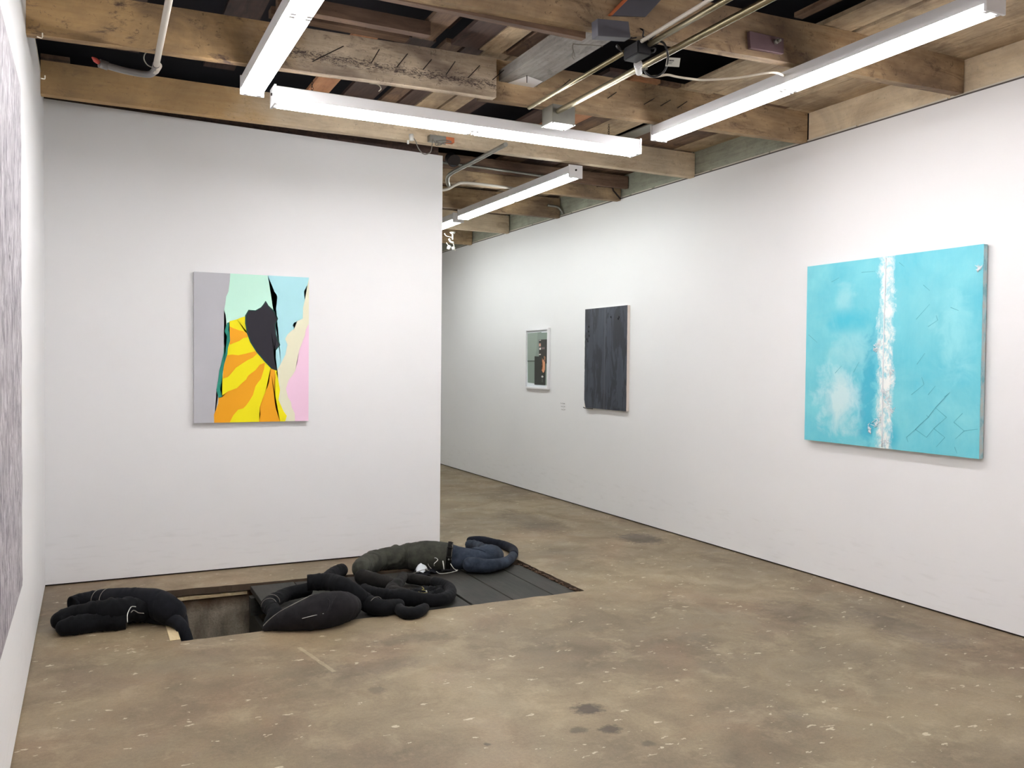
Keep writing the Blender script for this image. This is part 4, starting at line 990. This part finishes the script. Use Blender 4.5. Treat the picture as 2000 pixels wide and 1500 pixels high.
def hoop(parent, name, path, i, f, mat, r=.003, a0=0, a1=PI, off=1.04):
    """stitched seam running over the top of a roll between points i and i+1"""
    A = Vector(path[i][:3]).lerp(Vector(path[i + 1][:3]), f); r_ = path[i][3] + (path[i + 1][3] - path[i][3]) * f
    d = (Vector(path[i + 1][:3]) - Vector(path[i][:3])).normalized(); s = d.cross(Vector((0, 0, 1))).normalized(); u_ = s.cross(d)
    pts = [A + (s * math.cos(a0 + (a1 - a0) * k / 10) + u_ * math.sin(a0 + (a1 - a0) * k / 10)) * r_ * off for k in range(11)]
    return tubeo(name, pts, r, mat, parent, 6, 2)
hoop(LB, 'seam_stitch', L1, 2, .0, 'thread_grey', .002); hoop(LB, 'seam_stitch', L1, 2, .42, 'thread_grey', .002)

# --- charcoal piece
CH = thing('stuffed_trousers', 'plump charcoal denim piece tapering to a point beside the open hole', 'soft sculpture', (1.2, 5.1, 0))
cpts = [P(511, 1230, .012), P(528, 1221, .034), P(552, 1212, .060), P(582, 1204, .082), P(612, 1196, .100), P(640, 1190, .106), P(664, 1186, .098), P(680, 1184, .078), P(690, 1183, .05)]
cpts = [(a, b, c * .97, d) for a, b, c, d in cpts]
stuffed('trouser_seat', cpts, 'denim_char', CH, 6, .12, creases=1.2)
def on_top(path, i, f, ang, off=1.02):
    A = Vector(path[i][:3]).lerp(Vector(path[i + 1][:3]), f); r_ = path[i][3] + (path[i + 1][3] - path[i][3]) * f
    d = (Vector(path[i + 1][:3]) - Vector(path[i][:3])).normalized(); s = d.cross(Vector((0, 0, 1))).normalized(); u_ = s.cross(d)
    return A + (s * math.cos(ang) + u_ * math.sin(ang)) * r_ * off
tubeo('seam_stitch', [on_top(cpts, 0, .3, 1.3), on_top(cpts, 1, .3, 1.35), on_top(cpts, 2, .2, 1.4), on_top(cpts, 3, 0, 1.5), on_top(cpts, 4, 0, 1.75)], .0028, 'thread_grey', CH, 6, 6)
tubeo('pocket_seam', [on_top(cpts, 4, .75, 1.0), on_top(cpts, 4, .85, .7), on_top(cpts, 4, .6, .3), on_top(cpts, 4, .1, 0)], .0028, 'seam_dark', CH, 6, 6)
tubeo('pocket_seam', [on_top(cpts, 5, .0, .95), on_top(cpts, 4, .97, .6), on_top(cpts, 4, .7, .25)], .0022, 'seam_dark', CH, 6, 6)
tubeo('seam_stitch', [on_top(cpts, 3, .2, .12), on_top(cpts, 3, .8, .14), on_top(cpts, 4, .3, .16)], .0018, 'thread_white', CH, 6, 6)

# --- long black tube over it
BT = thing('stuffed_trousers', 'long black stuffed trouser legs lying over the charcoal piece and drooping into the hole', 'soft sculpture', (1.5, 5.4, 0))
b1 = [P(600, 1138, .052, .09), P(618, 1137, .054, .09), P(645, 1137, .055, .10), P(672, 1146, .056, .10), P(697, 1163, .056, .05), P(718, 1178, .056, 0), P(745, 1187, .052, 0), P(768, 1184, .044, 0), P(786, 1180, .036, 0)]
stuffed('trouser_leg', b1, 'denim_black', BT, 8, .09, cuff=(True, False))
hA = at(545, 1163, .06)
b2 = [P(612, 1150, .045, .02), P(585, 1155, .045, .01), P(560, 1161, .045), P(540, 1170, .045), P(524, 1182, .046, .0), (1.0, 5.22, .040, .046), (.958, 5.135, -.005, .046), (.94, 5.10, -.12, .045), (.935, 5.09, -.26, .04)]
stuffed('trouser_leg', b2, 'denim_black', BT, 9, .10)
b3 = [P(636, 1133, .045, .015), P(650, 1122, .050, 0), P(664, 1115, .048, 0), P(672, 1112, .042, 0)]
stuffed('trouser_foot', b3, 'denim_black', BT, 10, .10)
hoop(BT, 'seam_stitch', b2, 3, .5, 'thread_grey', .0018); hoop(BT, 'seam_stitch', b2, 4, .1, 'thread_grey', .0018)
hoop(BT, 'seam_stitch', b1, 5, .6, 'thread_grey', .0018)

# --- boomerang shaped small piece
stb = thing('stuffed_roll', 'small boomerang shaped black stuffed roll at the front edge of the planks', 'soft sculpture', (1.8, 5.0, 0))
b4 = [P(776, 1181, .030), P(781, 1191, .034), P(794, 1198, .036), P(810, 1197, .036), P(824, 1191, .034), P(832, 1185, .026)]
stuffed('roll', b4, 'denim_black', stb, 12, .10)
# --- looped roll
LP = thing('stuffed_trousers', 'looped black stuffed trouser legs on the planks, forming an oval ring', 'soft sculpture', (2.0, 5.4, 0))
b5 = [P(705, 1150, .040), P(730, 1159, .042), P(760, 1163, .046, .01), P(790, 1167, .052, .01), P(820, 1171, .046), P(845, 1173, .042), P(866, 1170, .040), P(880, 1160, .038), P(878, 1149, .038), P(862, 1141, .038), P(842, 1136, .036)]
stuffed('trouser_leg', b5, 'denim_black', LP, 14, .10)
b6 = [P(842, 1137, .036), P(822, 1133, .038), P(802, 1130, .038), P(790, 1127, .034, .01)]
stuffed('trouser_leg', b6, 'denim_brown', LP, 15, .10)
b7 = [P(788, 1124, .034, .02), P(782, 1134, .036, .03), P(774, 1143, .040, .03), P(766, 1152, .048, .01), P(776, 1160, .048, .02), P(792, 1160, .040, .01)]
stuffed('trouser_seat', b7, 'denim_brown', LP, 16, .14)
bm = bmesh.new()   # crumpled pocket cloth inside the ring
ctr = at(838, 1152, .02)
NX_ = 40
gg = []
for i in range(NX_ + 1):
    row = []
    for j in range(NX_ + 1):
        u_, v_ = i / NX_ * 2 - 1, j / NX_ * 2 - 1
        x = ctr.x + u_ * .17; y = ctr.y + v_ * .13; q_ = u_ * u_ + v_ * v_
        z = ZP + .004 + max(0, .052 * (1 - q_ * .6) * (.6 + noise.noise(Vector((x * 14, y * 14, 3))))) + .012 * abs(noise.noise(Vector((x * 40, y * 40, 1))))
        row.append(bm.verts.new((x, y, z)))
    gg.append(row)
for i in range(NX_):
    for j in range(NX_):
        u_, v_ = (i + .5) / NX_ * 2 - 1, (j + .5) / NX_ * 2 - 1
        if u_ * u_ + v_ * v_ < 1: bm.faces.new((gg[i][j], gg[i + 1][j], gg[i + 1][j + 1], gg[i][j + 1]))
bmesh.ops.delete(bm, geom=[v for v in bm.verts if not v.link_faces], context='VERTS')
bmesh.ops.solidify(bm, geom=bm.faces[:], thickness=.003)
from_bm('pocket_cloth', bm, 'denim_black', LP, True)
surf_line('loose_thread', [(824, 1146), (828, 1150), (824, 1152), (830, 1153), (833, 1156)], [.075, .075, .07, .07, .07], 'thread_gold', LP, .0022)
surf_line('loose_thread', [(817, 1156), (826, 1158), (835, 1157)], [.07, .07, .07], 'thread_gold', LP, .0018)
tubeo('thread_knot', [at(832.5, 1154, .075), at(833.5, 1156.5, .07)], .005, 'thread_white', LP, 8)

# --- grey jeans
GJ = thing('stuffed_jeans', 'faded grey stuffed jeans with a waistband, one leg bent back along the planks', 'soft sculpture', (2.2, 5.8, 0))
g1 = [P(771, 1142, .034, .01), P(752, 1138, .046), P(728, 1132, .052), P(709, 1127, .054)]
stuffed('lower_leg', g1 + [P(699, 1121, .055, .01)], 'denim_brown', GJ, 20, .08)
g2 = [P(701, 1118, .056, .015), P(708, 1107, .066, .02), P(724, 1098, .076, .01), P(745, 1093, .082, 0), P(768, 1090, .088, 0), P(790, 1087, .092, 0), P(806, 1086, .098), P(812, 1086, .100)]
stuffed('thigh', g2, 'denim_grey', GJ, 21, .16, creases=2.4, cuff=(False, True))
g3 = [P(801, 1087, .100), P(815, 1086, .106), P(835, 1085, .110), P(855, 1086, .108), P(872, 1087, .104), P(883, 1088, .100)]
stuffed('trouser_seat', g3, 'denim_grey', GJ, 22, .07, creases=.8, cuff=(True, True))
# waistband
def band(path, i0, f0, i1, f1, off, name, mat, parent):
    bm = bmesh.new(); rings = []
    for k in range(5):
        f = k / 4
        pa = Vector(path[i0][:4]).lerp(Vector(path[i0 + 1][:4]), f0) if True else None
        pb = Vector(path[i1][:4]).lerp(Vector(path[i1 + 1][:4]), f1)
        q_ = pa.lerp(pb, f); cen = Vector(q_[:3]); d = (Vector(pb[:3]) - Vector(pa[:3])).normalized(); s = d.cross(Vector((0, 0, 1))).normalized(); u_ = s.cross(d)
        rings.append([bm.verts.new(cen + (s * math.cos(2 * PI * a / 40) + u_ * math.sin(2 * PI * a / 40)) * q_[3] * off * (1 + .012 * math.sin(a * 1.7 + k))) for a in range(40)])
    for i in range(4):
        for a in range(40): bm.faces.new((rings[i][a], rings[i][(a + 1) % 40], rings[i + 1][(a + 1) % 40], rings[i + 1][a]))
    bmesh.ops.solidify(bm, geom=bm.faces[:], thickness=.005)
    for v in bm.verts: v.co.z = max(v.co.z, ZP + .001)
    bmesh.ops.recalc_face_normals(bm, faces=bm.faces)
    return from_bm(name, bm, mat, parent, True)
wb = band(g3, 4, .05, 4, .98, 1.01, 'waistband', 'denim_brown', GJ)
hoop(GJ, 'seam_stitch', g3, 4, .12, 'seam_dark', .002, off=1.035); hoop(GJ, 'seam_stitch', g3, 4, .92, 'thread_grey', .0014, off=1.04)
for an in (1.9, .9, .2):
    a_ = on_top(g3, 4, .05, an, 1.03); b_ = on_top(g3, 4, .95, an, 1.03)
    tubeo('belt_loop', [a_, (a_ + b_) / 2 + (a_ - Vector(g3[4][:3])).normalized() * .004, b_], .0055, 'denim_brown', GJ, 8, 3)
a_ = on_top(g3, 4, .5, .05, 1.04); tubeo('rivet', [a_, a_ + Vector((0, -.004, 0))], .007, 'galv', GJ, 10)

# --- blue jeans
BJ = thing('stuffed_jeans', 'blue stuffed jeans joined to the grey pair, legs curling round into a loop', 'soft sculpture', (2.8, 6.0, 0))
u1 = [P(881, 1088, .092), P(897, 1090, .086), P(915, 1091, .080), P(935, 1090, .086), P(952, 1087, .090), P(964, 1085, .078), P(970, 1084, .05)]
stuffed('trouser_seat', u1, 'denim_blue', BJ, 30, .12, creases=1.2, cuff=(True, False))
u2 = [P(905, 1101, .058), P(930, 1104, .056), P(955, 1105, .050), P(978, 1101, .042), P(994, 1094, .038), P(1003, 1084, .036)]
stuffed('trouser_leg', u2, 'denim_blue', BJ, 31, .11)
u3 = [P(1003, 1085, .036), P(1003, 1075, .036), P(993, 1068, .036), P(978, 1063, .036), P(962, 1060, .036), P(945, 1056, .036, .0), P(928, 1055, .036, .0), P(912, 1057, .034)]
stuffed('trouser_leg', u3, 'denim_indigo', BJ, 32, .08)
u4 = [P(908, 1064, .036), P(922, 1064, .042), P(938, 1070, .046), P(952, 1078, .055)]
stuffed('trouser_leg', u4, 'denim_blue', BJ, 33, .12)
tubeo('pocket_seam', [on_top(u1, 1, .6, 1.9), on_top(u1, 2, .3, 1.4), on_top(u1, 3, 0, .9), on_top(u1, 3, .6, .4)], .0022, 'denim_indigo', BJ, 6, 6)
tag(tubeo('cloth_strip', [at(934, 1111, .004), at(943, 1112.5, .004), at(955, 1111.5, .004)], [.004, .006, .003] if False else .005, 'thread_white', None, 6, 1), 'small white scrap under the front of the blue jeans', 'cloth scrap')

# --- white cloth and denim scrap
WC = tag(None or from_bm('white_cloth', (lambda bm: bm)(bmesh.new()), 'white_cloth'), 'crumpled white cloth poking out of the torn denim scrap on the planks', 'cloth')
bm = bmesh.new()
base = [(812, 1118), (814, 1109), (819, 1103), (825, 1100.5), (832, 1102), (836, 1105), (838, 1112), (834, 1117)]
ctr = at(826, 1117, .012)
def sheet(ctr, ax, ay, h, seed, N_=26, fr=16, rot=0.0, th=.003, cut=1.0):
    bm = bmesh.new(); g_ = []
    for i in range(N_ + 1):
        row = []
        for j in range(N_ + 1):
            u_, v_ = i / N_ * 2 - 1, j / N_ * 2 - 1
            x = u_ * ax; y = v_ * ay; xx = x * math.cos(rot) - y * math.sin(rot); yy = x * math.sin(rot) + y * math.cos(rot)
            z = ZP + .004 + max(0, h * (1 - .9 * math.hypot(u_, v_)) * (.75 + .8 * noise.noise(Vector((xx * fr, yy * fr, seed))))) + .010 * abs(noise.noise(Vector((xx * 45, yy * 45, seed))))
            row.append(bm.verts.new((ctr.x + xx, ctr.y + yy, z)))
        g_.append(row)
    for i in range(N_):
        for j in range(N_):
            u_, v_ = (i + .5) / N_ * 2 - 1, (j + .5) / N_ * 2 - 1
            if math.hypot(u_, v_) < cut + .25 * noise.noise(Vector((u_ * 3, v_ * 3, seed))): bm.faces.new((g_[i][j], g_[i + 1][j], g_[i + 1][j + 1], g_[i][j + 1]))
    bmesh.ops.delete(bm, geom=[v for v in bm.verts if not v.link_faces], context='VERTS')
    bmesh.ops.solidify(bm, geom=bm.faces[:], thickness=th); return bm
bmw = sheet(at(823, 1117, .0), .055, .045, .15, 3, rot=.2, cut=.9, fr=9); bmw.to_mesh(WC.data); bmw.free()
for p_ in WC.data.polygons: p_.use_smooth = True
DS = thing('denim_scrap', 'torn dark denim scraps with frayed white edges beside the grey jeans', 'cloth scrap', (2.3, 5.6, 0))
from_bm('scrap', sheet(at(822, 1123, 0), .085, .035, .04, 8, rot=.1, cut=.9), 'denim_black', DS, True)
from_bm('scrap', sheet(at(845, 1116, 0), .075, .055, .055, 12, rot=.5, cut=.9), 'denim_navy', DS, True)
from_bm('scrap', sheet(at(872, 1113, 0), .10, .07, .075, 17, rot=-.2, cut=.9), 'denim_char', DS, True)
def scr(px, h, r=.0026, m='thread_white'): surf_line('frayed_edge', px, h, m, DS, r)
scr([(841, 1091), (850, 1089.5), (855, 1093), (852, 1097), (848, 1101), (848, 1105)], [.10, .11, .10, .09, .08, .06])
scr([(852, 1116), (858, 1120), (868, 1120), (880, 1118), (892, 1115), (894, 1113)], [.012, .006, .006, .006, .012, .02])
scr([(880, 1101), (883, 1106), (887, 1111), (893, 1114)], [.07, .055, .035, .02])
scr([(865, 1096), (866, 1104), (867, 1112)], [.09, .07, .04], .004)
scr([(836, 1101), (838, 1106), (843, 1111)], [.075, .06, .045], .0022, 'thread_grey')
scr([(806, 1120), (812, 1118), (820, 1115), (828, 1113), (838, 1114)], [.02, .03, .045, .055, .05], .0022, 'thread_grey')

# ------------------------------------------------------------------ parent frames: move each empty to the base of its thing
bpy.context.view_layer.update()
for o in list(COL.objects):
    if o.type == 'EMPTY' and o.parent is None:
        base = Vector(o['base']); del o['base']
        for ch in o.children: ch.location = ch.location - base
        o.location = base

# ------------------------------------------------------------------ world, camera, view
w = bpy.data.worlds.new('World'); SC.world = w; w.use_nodes = True
w.node_tree.nodes['Background'].inputs[0].default_value = (0.02, 0.02, 0.025, 1); w.node_tree.nodes['Background'].inputs[1].default_value = 0.3
cam = bpy.data.cameras.new('camera'); co = bpy.data.objects.new('camera', cam); COL.objects.link(co)
cam.sensor_fit = 'HORIZONTAL'; cam.sensor_width = 36; cam.lens = F / 2000 * 36; cam.clip_start = .02; cam.clip_end = 60
Mx = Matrix.Identity(4)
for i in range(3): Mx[i][0] = RGT[i]; Mx[i][1] = UP[i]; Mx[i][2] = -FWD[i]; Mx[i][3] = EYE[i]
co.matrix_world = Mx
SC.camera = co
vs_ = SC.view_settings
vs_.view_transform = 'Standard'; vs_.look = 'None'; vs_.gamma = 1; vs_.use_curve_mapping = False; vs_.exposure = 1.13
